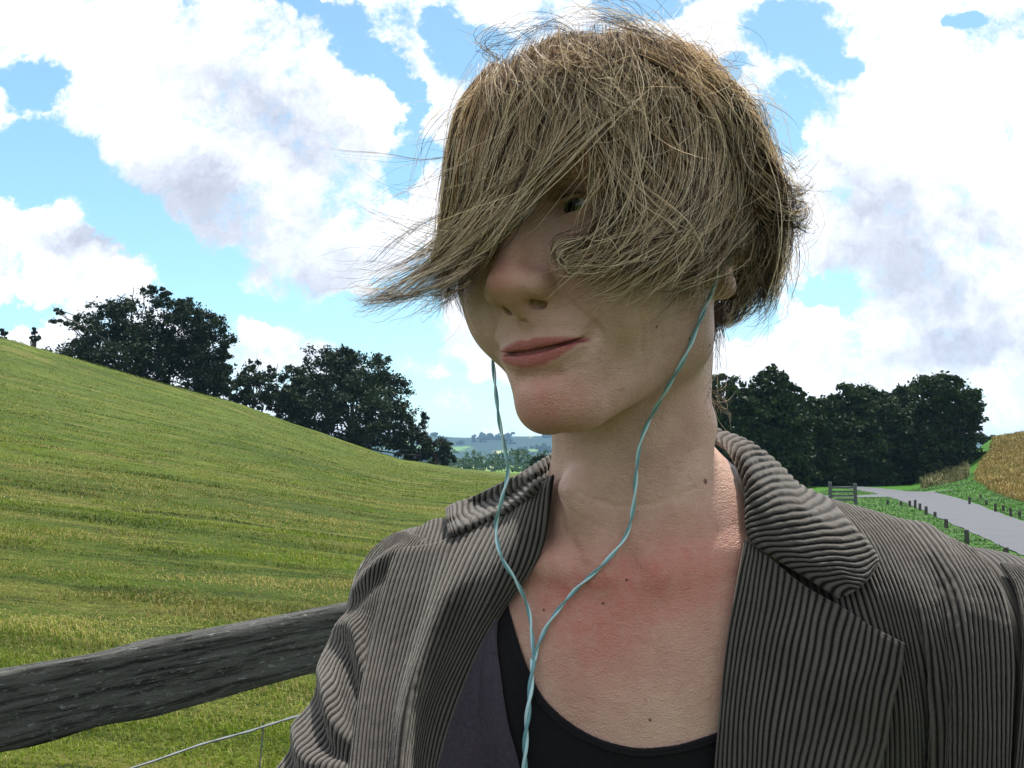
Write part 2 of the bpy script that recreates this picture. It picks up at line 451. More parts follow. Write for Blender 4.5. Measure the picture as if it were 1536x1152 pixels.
fc=t.mix(t.m('MULTIPLY',t.mr(farw,.40,.46),t.mr(y_,1500,1900)),fr.outputs[0],(.008,.032,.022))
col=t.mix(t.mr(dist,190,260),col,fc)
t.set(Base_Color=col,Roughness=.9,Specular_IOR_Level=.15)
bn=t.noise(t.pos,9,8,.75);b1=t.bump(bn,.9,.06);b2=t.bump(n4_,1.0,.14,b1)
t.put(t.b.inputs['Normal'],b2)
tag(mk('ground',V,F,m),kind='structure')
# lane
def strip(path,width,name,mat,lift,n=160,kind='structure',wob=.0):
    c=cat_rom(path,n);tg=np.gradient(c,axis=0);tg/=np.linalg.norm(tg,axis=1,keepdims=True)
    nrm=np.stack([tg[:,1],-tg[:,0]],1)
    k=7;s=np.linspace(-.5,.5,k)
    wd_=np.interp(np.linspace(0,1,n),np.linspace(0,1,len(width)),width)
    XY=c[:,None,:]+nrm[:,None,:]*s[None,:,None]*wd_[:,None,None]
    XY=XY+ (wob*vnoise(XY*1.5,5))[...,None]*(np.abs(s)>.45)[None,:,None]
    Z=terrain(XY[...,0],XY[...,1])+lift
    V=np.concatenate([XY,Z[...,None]],-1).reshape(-1,3)
    i=np.arange(n-1)[:,None];j=np.arange(k-1)[None,:]
    F=np.stack([i*k+j,i*k+j+1,(i+1)*k+j+1,(i+1)*k+j],-1).reshape(-1,4)
    return tag(mk(name,V,F[:,::-1],mat),kind=kind)
m,t=material('asphalt')
a=t.noise(t.pos,30,6,.7);b=t.noise(t.pos,.7,5,.6)
t.set(Base_Color=t.mix(t.mr(b,.3,.7),t.mix(a,(.036,.042,.052),(.095,.104,.122)),(.075,.083,.098)),Roughness=.85)
t.put(t.b.inputs['Normal'],t.bump(a,.6,.02))
def fp(x,y,z=-1.1):
    e=(690-y)/FPX; Y=(z-1.45)/e; return ((x-768)/FPX*Y,Y)
A=[fp(1536,846),fp(1400,765),fp(1340,742)];B=[fp(1536,785),fp(1400,740),fp(1340,722)]
mid=[((a[0]+b[0])/2,(a[1]+b[1])/2) for a,b in zip(A,B)]
d0=(np.array(fp(1536,846))-np.array(fp(1400,765)));d0/=np.linalg.norm(d0)
ctr0=np.array([16.8,29.0]);dirn=np.array([.31,.951])
pts=[ctr0-dirn*26,ctr0-dirn*12,ctr0,ctr0+dirn*14,ctr0+dirn*30,ctr0+dirn*46+np.array([-1.0,0]),ctr0+dirn*62+np.array([-4.5,0]),ctr0+dirn*74+np.array([-14,0])]
strip(pts,[3.1],'road',m,.03,wob=.12)
q0=np.array(fp(1365,743));q1=np.array(fp(1272,744.5));q2=np.array(fp(1180,743))
strip([q0+(1,1),q0*.5+q1*.5+(0,-.3),q1,q2],[5.5,3.0,2.4],'side_road',m,.034,wob=.1)
# ---------------------------------------------------------------- grass blades as one ground cover
def blades(n,seed,y0,y1,u0,u1,h0,h1,lean=.8,w=.0022,wk=.00045,cond=None):
    r=np.random.default_rng(seed)
    Y=y0*(y1/y0)**(r.random(n)**1.0*1.0)
    U=u0+(u1-u0)*r.random(n);X=U*Y
    if cond is not None:
        k=cond(X,Y);X,Y=X[k],Y[k];n=len(X)
    Z=terrain(X,Y)
    h=(h0+(h1-h0)*r.random(n)**1.5)*(1+.8*np.clip(vnoise(np.stack([X*1.2,Y*2.5],-1),9),-.5,1))
    a=r.random(n)*6.283;le=lean*(.4+r.random(n))
    dx=np.cos(a);dy=np.sin(a)*.5
    wv=np.maximum(w,Y*wk)*(.7+.7*r.random(n))
    b=np.stack([X,Y,Z-.01],-1);side=np.stack([-np.sin(a),np.cos(a),0*a],-1)*wv[:,None]
    mid=b+np.stack([dx*le*.35*h,dy*le*.35*h,h*.62],-1);tip=b+np.stack([dx*le*1.0*h,dy*le*1.0*h,h*(.95-.45*np.clip(le,0,1))],-1)
    V=np.stack([b-side,b+side,mid+side*.8,mid-side*.8,tip+side*.15,tip-side*.15],1).reshape(-1,3)
    i=np.arange(n)[:,None]*6
    F=np.concatenate([i+np.array([[0,1,2,3]]),i+np.array([[3,2,4,5]])])
    shade_stp=vnoise(np.stack([X*.22+Y*.05,Y*1.9],-1),41)*.6+vnoise(np.stack([X*.5,Y*4.2],-1),42)*.5;val=np.repeat(np.clip(r.random(n)*.55+.30+.75*shade_stp,0,1),6);dry=np.repeat(np.clip(vnoise(np.stack([X*.7+.3*Y,Y*2.4],-1),21)*.42+vnoise(np.stack([X*.23,Y*.8],-1),22)*.30+vnoise(np.stack([X*.1,Y*.12],-1),23)*.25+.33*r.normal(size=n),-1,1),6)  # tone: random plus stripes, the dark ones painting shadow streaks into the blades
    return V,F,val,dry
m,t=material('grass_blades')
va=t.attr('rnd');dr=t.attr('dry')
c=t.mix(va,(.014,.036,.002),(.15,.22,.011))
c=t.mix(t.mr(dr,.0,.75,0,1,True),c,t.mix(va,(.08,.075,.017),(.38,.33,.11)))
t.set(Base_Color=c,Roughness=.7,Specular_IOR_Level=.25)
t.set(Subsurface_Weight=0.0)
tl=t.n('ShaderNodeBsdfTranslucent');t.put(tl.inputs[0],c);ms=t.n('ShaderNodeMixShader');ms.inputs[0].default_value=.35
t.L.new(t.b.outputs[0],ms.inputs[1]);t.L.new(tl.outputs[0],ms.inputs[2]);t.L.new(ms.outputs[0],m.node_tree.nodes['Material Output'].inputs[0])
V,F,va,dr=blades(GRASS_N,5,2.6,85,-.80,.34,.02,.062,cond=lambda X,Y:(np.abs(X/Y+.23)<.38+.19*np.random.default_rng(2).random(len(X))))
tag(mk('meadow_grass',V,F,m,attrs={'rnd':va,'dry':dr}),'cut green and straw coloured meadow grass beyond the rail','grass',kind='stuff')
m2,t=material('verge_blades')
c=t.mix(t.attr('rnd'),(.025,.10,.006),(.08,.23,.015));t.set(Base_Color=c,Roughness=.6)
def offroad(X,Y):
    P0=cat_rom(pts,80);d=np.min((X[:,None]-P0[None,:,0])**2+(Y[:,None]-P0[None,:,1])**2,1)
    s=np.array([q0+(1,1),q1,q2]);P1=cat_rom(s,60);d1=np.min((X[:,None]-P1[None,:,0])**2+(Y[:,None]-P1[None,:,1])**2,1)
    return (d>1.75**2)&(d1>2.0**2)
V,F,va,dr=blades(VERGE_N,6,9,75,.34,.60,.05,.14,w=.004,wk=.00028,cond=offroad)
tag(mk('verge_grass',V,F,m2,attrs={'rnd':va}),'lush bright green grass on both sides of the lane','grass',kind='stuff')
# wheat
m,t=material('ripe_wheat')
n_=t.noise(t.pos,.6,6,.7);c=t.mix(t.attr('rnd'),(.20,.13,.035),(.50,.36,.13));c=t.mix(t.mr(n_,.4,.62,0,.6),c,(.22,.20,.05))
t.set(Base_Color=c,Roughness=.8)
poly=[fp(1458,722,-.2)]
def inwheat(X,Y):
    px=768+FPX*X/Y;e=(1.45-terrain(X,Y))/Y;py=690+e*FPX
    lim=np.interp(py,[655,664,700,722,740,757,772],[1492,1488,1466,1458,1490,1540,1600])
    lim=lim+5*vnoise(np.stack([X*.4,Y*.4],-1),3)
    return (px>lim)&(py<775)
V,F,va,dr=blades(WHEAT_N,8,40,150,.50,.80,.22,.42,lean=.35,w=.02,cond=inwheat)
tag(mk('wheat',V,F,m,attrs={'rnd':va}),'ripe golden wheat on the slope right of the lane','wheat field',kind='stuff')
# ---------------------------------------------------------------- trees
mB,t=material('bark')
n_=t.noise(t.vm('MULTIPLY',t.obj,(3,3,.6)),3,6,.7);t.set(Base_Color=t.mix(n_,(.03,.026,.02),(.10,.09,.07)),Roughness=.95);t.put(t.b.inputs['Normal'],t.bump(n_,.8,.05))
def leafmat(name,a,b,tr=.25):
    m,t=material(name);c=t.mix(t.attr('rnd'),a,b);t.set(Base_Color=c,Roughness=.65,Specular_IOR_Level=.2)
    tl=t.n('ShaderNodeBsdfTranslucent');t.put(tl.inputs[0],c);ms=t.n('ShaderNodeMixShader');ms.inputs[0].default_value=tr
    t.L.new(t.b.outputs[0],ms.inputs[1]);t.L.new(tl.outputs[0],ms.inputs[2]);t.L.new(ms.outputs[0],m.node_tree.nodes['Material Output'].inputs[0]);return m
mLdark=leafmat('dark_leaves',(.006,.014,.005),(.022,.045,.012),.12)
mLdeep=leafmat('deep_green_leaves',(.010,.024,.005),(.036,.068,.014),.12)
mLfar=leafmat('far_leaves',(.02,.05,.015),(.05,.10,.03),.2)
def crown_mesh(rng,blobs,nleaf,ls,fill=.5):
    """blobs: list of (centre xyz, radii xyz). leaves sit in clumps spread through each blob"""
    C=[];N=[];R=[]
    tot=sum((b[1][0]*b[1][2])**.9 for b in blobs)
    for c,r in blobs:
        k=int(nleaf*(r[0]*r[2])**.9/tot);nc=max(6,int(k/70))
        d=rng.normal(size=(nc,3));d/=np.linalg.norm(d,axis=1,keepdims=True)
        rad=(fill+(1-fill)*rng.random(nc))**.6*(.82+.36*rng.random(nc))
        cc=np.array(c)+d*rad[:,None]*np.array(r)
        q=rng.integers(0,nc,k)
        off=rng.normal(size=(k,3))*np.array([.11,.11,.075])*np.mean(r)*(.6+.8*rng.random(nc)[q])[:,None]
        C.append(cc[q]+off);R.append(np.clip(rng.random(nc)[q]*.6+rng.random(k)*.4,0,1))
    C=np.concatenate(C);R=np.concatenate(R);n=len(C)
    a=rng.normal(size=(n,3));a/=np.linalg.norm(a,axis=1,keepdims=True)
    b=np.cross(a,rng.normal(size=(n,3)));b/=np.linalg.norm(b,axis=1,keepdims=True)
    s=ls*(.6+.8*rng.random(n))[:,None]
    V=np.stack([C-a*s,C-b*s*.55,C+a*s,C+b*s*.55],1).reshape(-1,3)
    F=np.arange(n*4).reshape(-1,4)
    return V,F,np.repeat(R,4)
def limb(p0,p1,r0,r1,rng,k=7,bend=.12):
    p0=np.array(p0,float);p1=np.array(p1,float);L=np.linalg.norm(p1-p0)
    s=np.linspace(0,1,k)[:,None];p=p0+(p1-p0)*s+np.sin(s*math.pi)*rng.normal(size=3)*L*bend+rng.normal(size=(k,3))*L*.015*s
    return tubes([p],[np.linspace(r0,r1,k)],7)
def tree(name,px,pyb,D,blobs_px,label,cat,group,nleaf=14000,ls=.17,mat=None,seed=0,trunk=True,fill=.5,cx=None):
    """blobs_px: (dx px, dy px above base, rx px, ry px) at the tree's own distance D"""
    rng=np.random.default_rng(seed)
    s=D/FPX;X=(px-768)/FPX*D
    zg=float(terrain(np.array([X]),np.array([D]))[0])
    zb=1.45+(690-pyb)/FPX*D
    root=empty(name,(X,D,zg),label,cat,group)
    off=zb-zg
    bl=[((b[0]*s,rng.normal()*b[2]*s*.25,off+b[1]*s),(b[2]*s,b[2]*s*.85,b[3]*s)) for b in blobs_px]
    V,F,R=crown_mesh(rng,bl,nleaf,ls,fill)
    o=mk('crown',V,F,mat or mLdark,root,smooth=False,attrs={'rnd':R})
    top=max(b[0][2] for b in bl);w=max(b[1][0] for b in bl)
    parts=[limb((0,0,-.3),(w*.05,0,top*.75),max(.16,w*.055),max(.05,w*.015),rng,10,.03)]
    for b in bl:
        for k in range(3):
            h=b[0][2]*(.25+.35*rng.random());tgt=np.array(b[0])+rng.normal(size=3)*np.array(b[1])*.45
            parts.append(limb((w*.02,0,max(h*.6,.3)),tgt,max(.08,w*.025),.03,rng))
    V,F=join(parts);mk('trunk',V,F,mB,root)
    return root
GL='trees along the crest of the left field'
tree('deciduous_tree',215,600,86,[(-60,110,50,45),(-105,60,42,40),(-15,125,52,45),(-40,60,75,50),(15,60,55,60),(-120,120,22,14),(-75,20,45,25),(10,160,30,14),(-138,135,10,5)],
 'large spreading tree with sky showing through, leftmost big tree on the crest','tree',GL,TREE_N*24//10,.16,mLdark,1,fill=.25)
tree('deciduous_tree',290,625,88,[(-15,130,40,50),(20,115,38,42),(-5,60,55,60),(35,50,30,40),(-25,165,22,18),(38,85,16,28)],
 'dense dark tree with spiky top just right of the spreading tree on the crest','tree',GL,TREE_N*24//10,.16,mLdark,2,fill=.3)
tree('deciduous_tree',378,640,92,[(-5,78,24,22),(8,50,36,32),(-20,45,18,30),(25,80,14,14)],
 'thin gappy tree between two bigger crowns on the crest','tree',GL,TREE_N*7//10,.15,mLdark,3,fill=.2)
tree('deciduous_tree',435,650,94,[(-5,75,28,32),(15,45,35,40),(-15,35,25,30)],
 'bushy dark tree in the hedge leaning on the big rounded tree','tree',GL,TREE_N*8//10,.15,mLdark,13,fill=.3)
tree('deciduous_tree',525,680,98,[(-30,115,50,40),(15,115,48,40),(50,75,40,50),(-55,70,45,45),(0,60,75,65),(60,40,35,35),(-10,140,30,18)],
 'big rounded solid dark tree lowest in the row on the left crest','tree',GL,TREE_N*36//10,.17,mLdark,4,fill=.5)
tree('shrub',618,700,104,[(0,60,22,25),(10,30,32,28),(20,70,12,12),(-20,30,25,25)],
 'tall open shrub at the right foot of the rounded tree','shrub',GL,TREE_N*6//10,.15,mLdark,5,fill=.2)
tree('shrub',655,705,106,[(0,30,20,22),(15,18,14,14),(-14,42,9,12)],
 'small dark shrub ending the row of trees above the valley','shrub',GL,TREE_N*5//10,.15,mLdark,6,fill=.4)
tree('sapling',46,520,80,[(0,26,5,12),(3,14,6,8),(-3,12,4,6)],'tiny lone sapling on the skyline at the far left','sapling',GL,700,.13,mLdark,7,fill=.2)
tree('shrub',0,512,79,[(-4,12,8,10)],'dark tuft of shrub cut by the left edge of the photo','shrub',GL,700,.13,mLdark,14,fill=.2)
tree('shrub',812,722,120,[(0,22,22,16),(-14,12,14,10),(16,14,16,12)],'low dark shrub at the field edge just left of the neck','shrub',None,TREE_N*4//10,.16,mLdark,8,fill=.4)
GR='trees of the wood behind the lane'
tree('woodland_tree',1085,745,84,[(0,160,32,26),(34,142,28,26),(38,110,30,40),(-22,110,38,50),(15,80,45,60),(5,30,50,40)],'tree next to the neck with a rounded crown at the left end of the wood','tree',GR,TREE_N*25//10,.20,mLdeep,21,fill=.5)
tree('woodland_tree',1160,745,86,[(-5,168,26,22),(15,150,30,24),(0,110,45,50),(0,50,55,50),(-22,130,22,24),(-2,190,8,8)],'tallest spiky topped tree of the wood behind the collar','tree',GR,TREE_N*32//10,.20,mLdeep,22,fill=.45)
tree('woodland_tree',1222,745,90,[(0,125,28,22),(-5,95,38,45),(5,45,45,50),(18,140,12,12)],'lower tree in the dip of the wood behind the weathered gate','tree',GR,TREE_N*23//10,.20,mLdeep,23,fill=.5)
tree('woodland_tree',1290,740,92,[(-5,140,36,24),(15,105,42,48),(-12,70,50,50),(0,30,50,40)],'broad dome topped tree above the bend of the lane','tree',GR,TREE_N*28//10,.20,mLdeep,24,fill=.5)
tree('woodland_tree',1345,735,96,[(0,130,32,24),(-10,90,40,48),(10,45,42,45)],'tree standing behind the lane left of the wide end tree','tree',GR,TREE_N*25//10,.20,mLdeep,25,fill=.5)
tree('woodland_tree',1410,735,90,[(-10,148,38,24),(22,128,34,28),(35,85,32,36),(-5,80,50,55),(0,35,52,35),(40,118,20,16),(30,45,32,26)],'wide tree at the right end of the wood beside the wheat slope','tree',GR,TREE_N*37//10,.20,mLdeep,26,fill=.5)
tree('shrub',1483,668,118,[(0,14,12,8),(-14,8,12,8),(10,8,10,6)],'small dark bush on the skyline between the wood and the wheat','shrub',None,1200,.16,mLdeep,27,fill=.5)
# undergrowth closing the wood
rng=np.random.default_rng(77)
bl=[((x,y,-1.0+h*.5),(2.6,2.2,h)) for x,y,h in [( (p-768)/FPX*D,D,2.2+2.0*rng.random()) for p,D in zip(np.linspace(1020,1405,30),98+rng.random(30)*5)]]
bl+=[((x,y,3.6),(3.4,2.5,5.2)) for x,y in [((p-768)/FPX*106,106) for p in np.linspace(1020,1400,16)]]
V,F,R=crown_mesh(rng,bl,TREE_N*5,.24,.3)
tag(mk('undergrowth',V,F,mLdeep,smooth=False,attrs={'rnd':R}),'dark undergrowth closing the foot of the wood','undergrowth',kind='stuff')
# rough tan grass and scrub at the wood's right foot
m,t=material('rough_grass');c=t.mix(t.attr('rnd'),(.05,.07,.015),(.22,.20,.08));t.set(Base_Color=c,Roughness=.8)
V,F,va,dr=blades(ROUGH_N//3,18,72,92,.452,.505,.2,.75,lean=.5,w=.03,cond=offroad)
tag(mk('rough_grass',V,F,m,attrs={'rnd':va}),'long tan rough grass between the lane and the wood','grass',kind='stuff')
# valley woods and hedges, far off
rng=np.random.default_rng(9);bl=[]
for k in range(520):
    Y=rng.choice([rng.uniform(260,900),rng.uniform(900,2500)],p=[.45,.55]);px=rng.uniform(600,1060)
    hed=vnoise(np.array([[px/90.,Y/260.]]),31)[0]
    if hed<.05: continue
    X=(px-768)/FPX*Y;z=float(terrain(np.array([X]),np.array([Y]))[0]);w=rng.uniform(4,8)*(1+Y/2200)
    bl.append(((X,Y,z+w*.5),(w*rng.uniform(.9,1.8),w,w*rng.uniform(.6,.9))))
for Yh,a,b,n in ((330,640,860,26),(480,660,840,22),(640,650,830,22),(820,640,860,24),(1150,640,860,22),(1400,640,860,26)):
    for p in np.linspace(a,b,n):
        Y=Yh*(1+.12*(p-750)/100+.02*rng.normal());X=(p-768)/FPX*Y;z=float(terrain(np.array([X]),np.array([Y]))[0]);w=rng.uniform(2.2,5.5)*(1+Yh/1800)
        if rng.random()<.75: bl.append(((X,Y,z+w*.45),(w*1.2,w,w*.8)))
for p in np.linspace(640,1060,150):
    Y=2560+rng.normal()*60;X=(p-768)/FPX*Y;z=float(terrain(np.array([X]),np.array([Y]))[0]);w=rng.uniform(6,14)
    if vnoise(np.array([[p/25.,0.5]]),44)[0]>-.1: bl.append(((X,Y,z+w*.3),(w*1.6,w,w*.8)))
V,F,R=crown_mesh(rng,bl,VALLEY_N,1.6,.4)
# leaf size grows with distance
n4=len(V)//4;Q=V.reshape(n4,4,3);cc=Q.mean(1,keepdims=True);sc=np.clip(cc[:,:,1:2]/1200,.3,2.2);V=(cc+(Q-cc)*sc).reshape(-1,3)
tag(mk('valley_woods',V,F,mLfar,smooth=False,attrs={'rnd':R}),'far woods and hedgerows across the hazy valley','woods',kind='stuff')
# ---------------------------------------------------------------- rail fence by the field
def wood(name,a,b,sc=1,moss=None):
    m,t=material(name)
    vec=t.vm('MULTIPLY',t.obj,(3.2*sc,48*sc,48*sc))
    g_=t.noise(vec,1.5,9,.72,.5);g2=t.noise(t.vm('MULTIPLY',t.obj,(1,1.6,1.6)),60*sc,8,.75);g3=t.noise(t.vm('MULTIPLY',t.obj,(30,110,110)),1.2,6,.75)
    c=t.mix(t.mr(g_,.3,.7),a,b);c=t.mix(t.mr(g_,.50,.38,0,.85),c,(.006,.007,.006))
    c=t.mix(t.mr(g2,.58,.66,0,.7,True),c,(.20,.23,.20));c=t.mix(t.mr(g3,.58,.66,0,.85,True),c,(.32,.34,.33))
    t.set(Base_Color=c,Roughness=.9,Specular_IOR_Level=.2)
    t.put(t.b.inputs['Normal'],t.bump(g2,1.0,.006,t.bump(g_,1.0,.012)));return m
mW=wood('weathered_rail',(.03,.032,.029),(.15,.152,.142))
p0=P(0,1000,1.57);p1=P(500,907,2.2)
p0[2]=p1[2]=1.09
dv=(p1-p0);dv/=np.linalg.norm(dv);nrm=np.array([dv[1],-dv[0],0])  # towards camera
ang=math.atan2(dv[1],dv[0])
def beam(name,start,length,h,th,mat,parent,seed,nx=180,zoff=0):
    """a sawn rail along local x with worn, uneven edges"""
    r=np.random.default_rng(seed)
    prof=[(-.5,-.5),(-.5,0),(-.5,.46),(-.4,.5),(.4,.5),(.5,.46),(.5,0),(.5,-.46),(.4,-.5),(-.4,-.5)]
    # finer loop
    L=[]
    for (a,b),(c,d) in zip(prof,prof[1:]+prof[:1]):
        for k in range(4): L.append((a+(c-a)*k/4,b+(d-b)*k/4))
    L=np.array(L);x=np.linspace(0,length,nx)
    V=np.zeros((nx,len(L),3));V[...,0]=x[:,None];V[...,1]=L[None,:,0]*th;V[...,2]=L[None,:,1]*h-h/2
    top=.006*vnoise(np.stack([x*2.2,0*x],-1),seed)+.004*vnoise(np.stack([x*9,0*x],-1),seed+1)
    V[...,2]+=(top[:,None]*(L[None,:,1]>.4)+ (top[::-1][:,None]*1.1)*(L[None,:,1]<-.4))
    q=V*np.array([6,60,60]);V[...,1]+=.0022*vnoise(q,seed+2)+.0012*vnoise(V*np.array([25,150,150]),seed+3)
    n=len(L);i=np.arange(nx-1)[:,None];j=np.arange(n)[None,:];j2=(j+1)%n
    F=np.stack([i*n+j,i*n+j2,(i+1)*n+j2,(i+1)*n+j],-1).reshape(-1,4)
    VV=V.reshape(-1,3)
    caps=[];
    for s_,fl in((0,1),((nx-1)*n,0)):
        c=len(VV);VV=np.concatenate([VV,VV[s_:s_+n].mean(0,keepdims=True)])
        jj=np.arange(0,n,2);f=np.stack([s_+jj,s_+(jj+1)%n,s_+(jj+2)%n,np.full(len(jj),c)],-1);caps.append(f if not fl else f[:,::-1])
    F=np.concatenate([F]+caps)
    o=mk(name,VV,F,mat,parent);o.location=start;o.rotation_euler=(0,0,0);return o
st=p0-dv*2.6
rootf=empty('rail_fence',(p1[0],p1[1],0),'weathered grey wooden rail fence with wire below, crossing the lower left beside the jacket sleeve','fence')
rootf.rotation_euler=(0,0,ang)
def loc(p):
    d=np.array(p)-np.array([p1[0],p1[1],0]);c,s=math.cos(-ang),math.sin(-ang);return (d[0]*c-d[1]*s,d[0]*s+d[1]*c,d[2])
l0=loc(st)
beam('rail',(l0[0],l0[1]-.0,1.09),float(np.linalg.norm(p1-st))+.06,.137,.045,mW,rootf,3)
beam('rail',(.10,.01,1.10),3.0,.137,.05,mW,rootf,13,zoff=0)
# posts
def post_mesh(h,w,seed,nz=40,n=28):
    a=np.arange(n)*2*math.pi/n;sq=1/np.maximum(np.abs(np.cos(a)),np.abs(np.sin(a)));rad=np.minimum(sq,1.22)*w/2
    z=np.linspace(-.3,h,nz);V=np.zeros((nz,n,3));V[...,0]=np.cos(a)*rad;V[...,1]=np.sin(a)*rad;V[...,2]=z[:,None]
    k=.004*vnoise(V*np.array([40,40,6]),seed)+.002*vnoise(V*np.array([120,120,20]),seed+1)
    V[...,0]*=1+k/w*2;V[...,1]*=1+k/w*2;V[-1,:,2]+=.012*vnoise(V[-1]*30,seed)
    i=np.arange(nz-1)[:,None];j=np.arange(n)[None,:];j2=(j+1)%n
    F=np.stack([i*n+j,i*n+j2,(i+1)*n+j2,(i+1)*n+j],-1).reshape(-1,4);VV=V.reshape(-1,3)
    c=len(VV);VV=np.concatenate([VV,[[0,0,h+.004]]]);s_=(nz-1)*n;jj=np.arange(0,n,2)
    F=np.concatenate([F,np.stack([s_+jj,s_+(jj+1)%n,s_+(jj+2)%n,np.full(len(jj),c)],-1)])
    return VV,F
V,F=post_mesh(1.06,.10,4)
mWp=wood('weathered_post',(.05,.055,.055),(.17,.18,.18))
for x in (.12,-2.35,3.0):
    o=mk('post',V,F,mWp,rootf);o.location=(x,.09,0)
mWi,t=material('galvanised_wire');t.set(Base_Color=(.13,.15,.165),Metallic=.3,Roughness=.6)
def wirep(za,zb,n=60,sag=.02,r=.0022,x0=-2.4,x1=3.0,seed=1):
    x=np.linspace(x0,x1,n);p=np.stack([x,np.full(n,.035),za+(zb-za)*(x-x0)/(x1-x0)-sag*np.sin((x-x0)*1.3)**2+.012*vnoise(np.stack([x*3,0*x],-1),seed)+.004*vnoise(np.stack([x*9,0*x],-1),seed)],-1)
    return p
w=[wirep(.845,.845,90,seed=1),wirep(.60,.60,90,seed=2),wirep(.35,.35,90,seed=3)]
p_=np.array(w);tw=[]
for ph in(0,math.pi):
    a_=np.linspace(0,90*3.2,90)+ph
    q=p_.copy();q[...,1]+=.0018*np.cos(a_);q[...,2]+=.0018*np.sin(a_);tw.append(q)
V,F=tubes(np.concatenate(tw),np.full((6,90),.0022),6);mk('wire',V,F,mWi,rootf)
stv=[]
for x in(-1.9,-1.1,-.18,.8,1.9):stv.append([(x+.01*math.sin(k),.038,.05+.8*k/7) for k in range(8)])

for s__ in stv:
    V,F=tubes(np.array([s__]),np.full((1,8),.0016),6);mk('stay_wire',V,F,mWi,rootf)
# ---------------------------------------------------------------- roadside stakes
mS=wood('stake_wood',(.03,.028,.024),(.12,.11,.10),.5)
V,F=post_mesh(.42,.12,8,12,12)
first=None
SL=[(1327,757,.32),(1347,759,.30),(1360,760,.34),(1368,762,.45),(1375,766,.36),(1384,772,.42),(1397,777,.3),(1413,792,.36),(1443,814,.44),(1501,846,.43)]
names=['between the fork and the bend','second from the fork','third from the fork','fourth from the fork, taller','fifth from the fork','sixth from the fork','seventh from the fork, short','eighth from the fork, thin','stout, second from the shoulder','largest, right above the jacket shoulder']
for k,(x,y,h) in enumerate(SL):
    gx,gy=fp(x,y);gz=float(terrain(np.array([gx]),np.array([gy]))[0])
    o=mk('stake',V,F,mS) if first is None else first.copy()
    if first is None: first=o
    else: COL.objects.link(o)
    o.location=(gx,gy,gz);o.scale=(1,1,h/.42);o.rotation_euler=(.04*math.sin(k*3),.05*math.cos(k*5),k)
    tag(o,'short stake on the lane\'s near verge, '+names[k],'stake','short stakes along the lane')
RLn=['leftmost of the far verge row','second of the far verge row','third of the far verge row','fourth of the far verge row','fifth of the far verge row, below the wheat','sixth of the far verge row','rightmost of the far verge row']
for k,(x,y,h) in enumerate([(1449,760,.42),(1466,757,.3),(1474,763,.3),(1487,769,.42),(1499,769,.34),(1510,774,.4),(1523,777,.32)]):
    gx,gy=fp(x,y);gz=float(terrain(np.array([gx]),np.array([gy]))[0])
    o=first.copy();COL.objects.link(o);o.location=(gx,gy,gz);o.scale=(.9,.9,h/.42);o.rotation_euler=(.05*math.sin(k*4),.04*math.cos(k*7),k)
    tag(o,'small wooden stake beyond the lane, '+RLn[k],'stake','short stakes along the lane')
# weathered gate where the side lane leaves
gx,gy=fp(1258,757);gz=-1.1
rg=empty('field_gate',(gx,gy,gz),'weathered grey timber gate and posts beside the collar, under the dark wood','gate')
rg.rotation_euler=(0,0,.25);rg.scale=(.85,.85,.85)
V,F=post_mesh(1.55,.2,12,14,12)
for x,s_ in((-.8,1.0),(1.1,.92)):
    o=mk('gate_post',V,F,mWp,rg);o.location=(x,0,0);o.scale=(1,1,s_)
for z in(.35,.62,.9,1.15):
    beam('gate_bar',(-.75,-.09,z+.07),1.85,.12,.05,mWp,rg,int(z*40),30)
# ---------------------------------------------------------------- the person
OX=np.array([.08,.62,0.])
V,F=mesh_sdf(sdf_world,(-.30,.36,1.10),(.36,.76,1.74),BODY_RES)
# creases and tendons, pressed into the skin
_n,_v=grad(sdf_world,V);_x,_y,_d=proj(V);_fc=((CAM-V)*_n).sum(1)>0
def near_line(x,y,pl):
    b=np.full(len(x),1e9)
    for (x0,y0),(x1,y1) in zip(pl[:-1],pl[1:]):
        L=(x1-x0)**2+(y1-y0)**2;t_=np.clip(((x-x0)*(x1-x0)+(y-y0)*(y1-y0))/L,0,1);b=np.minimum(b,np.hypot(x-x0-t_*(x1-x0),y-y0-t_*(y1-y0)))
    return b
for pl,w_,dp in [([(892,484),(903,500),(907,520),(900,545)],4.5,-.9),([(842,465),(870,478),(893,492)],6,-.5),
    ([(956,462),(964,492),(962,528)],4,-.45),([(973,470),(978,505),(974,530)],3.5,-.30),([(990,486),(992,520)],3.5,-.25),
    ([(850,722),(878,744),(925,760),(980,756),(1042,733)],3.8,-.55),([(842,748),(868,775),(905,792)],3.2,-.35),([(1000,706),(1030,690),(1054,668)],3,-.30),
    ([(836,745),(846,790),(862,822)],7,-1.0),([(852,735),(862,785),(882,838)],7,1.0),([(1010,760),(985,810),(968,846)],9,1.1),([(945,838),(947,852)],14,-1.6),
    ([(782,562),(820,568),(868,552)],9,-.8),([(770,505),(778,512)],5,.2),([(925,905),(930,1010)],5,-.22),([(900,870),(860,900)],4,-.2)]:
    V=V+_n*(dp/1000*np.exp(-(near_line(_x,_y,pl)/w_)**2)*_fc)[:,None]
HL=w2h(V.astype(F32));ax_=np.abs(HL[:,0])
def gz(c,r,p=HL): 
    q=(p-np.array(c))/np.array(r);return np.exp(-(q*q).sum(1))
HA=HL.copy();HA[:,0]=ax_
ud=np.minimum(chain(HA,[((0,93.8,-53.6),3.6),((6,93.8,-52.6),3.8),((17,89.6,-53.6),2.5),((30,80.8,-53.8),1.3)]),
              chain(HA,[((0,92.2,-61.6),4.6),((9,91,-61.0),4.3),((19,86.6,-58.6),2.8),((30,80.5,-54.8),1.2)]))
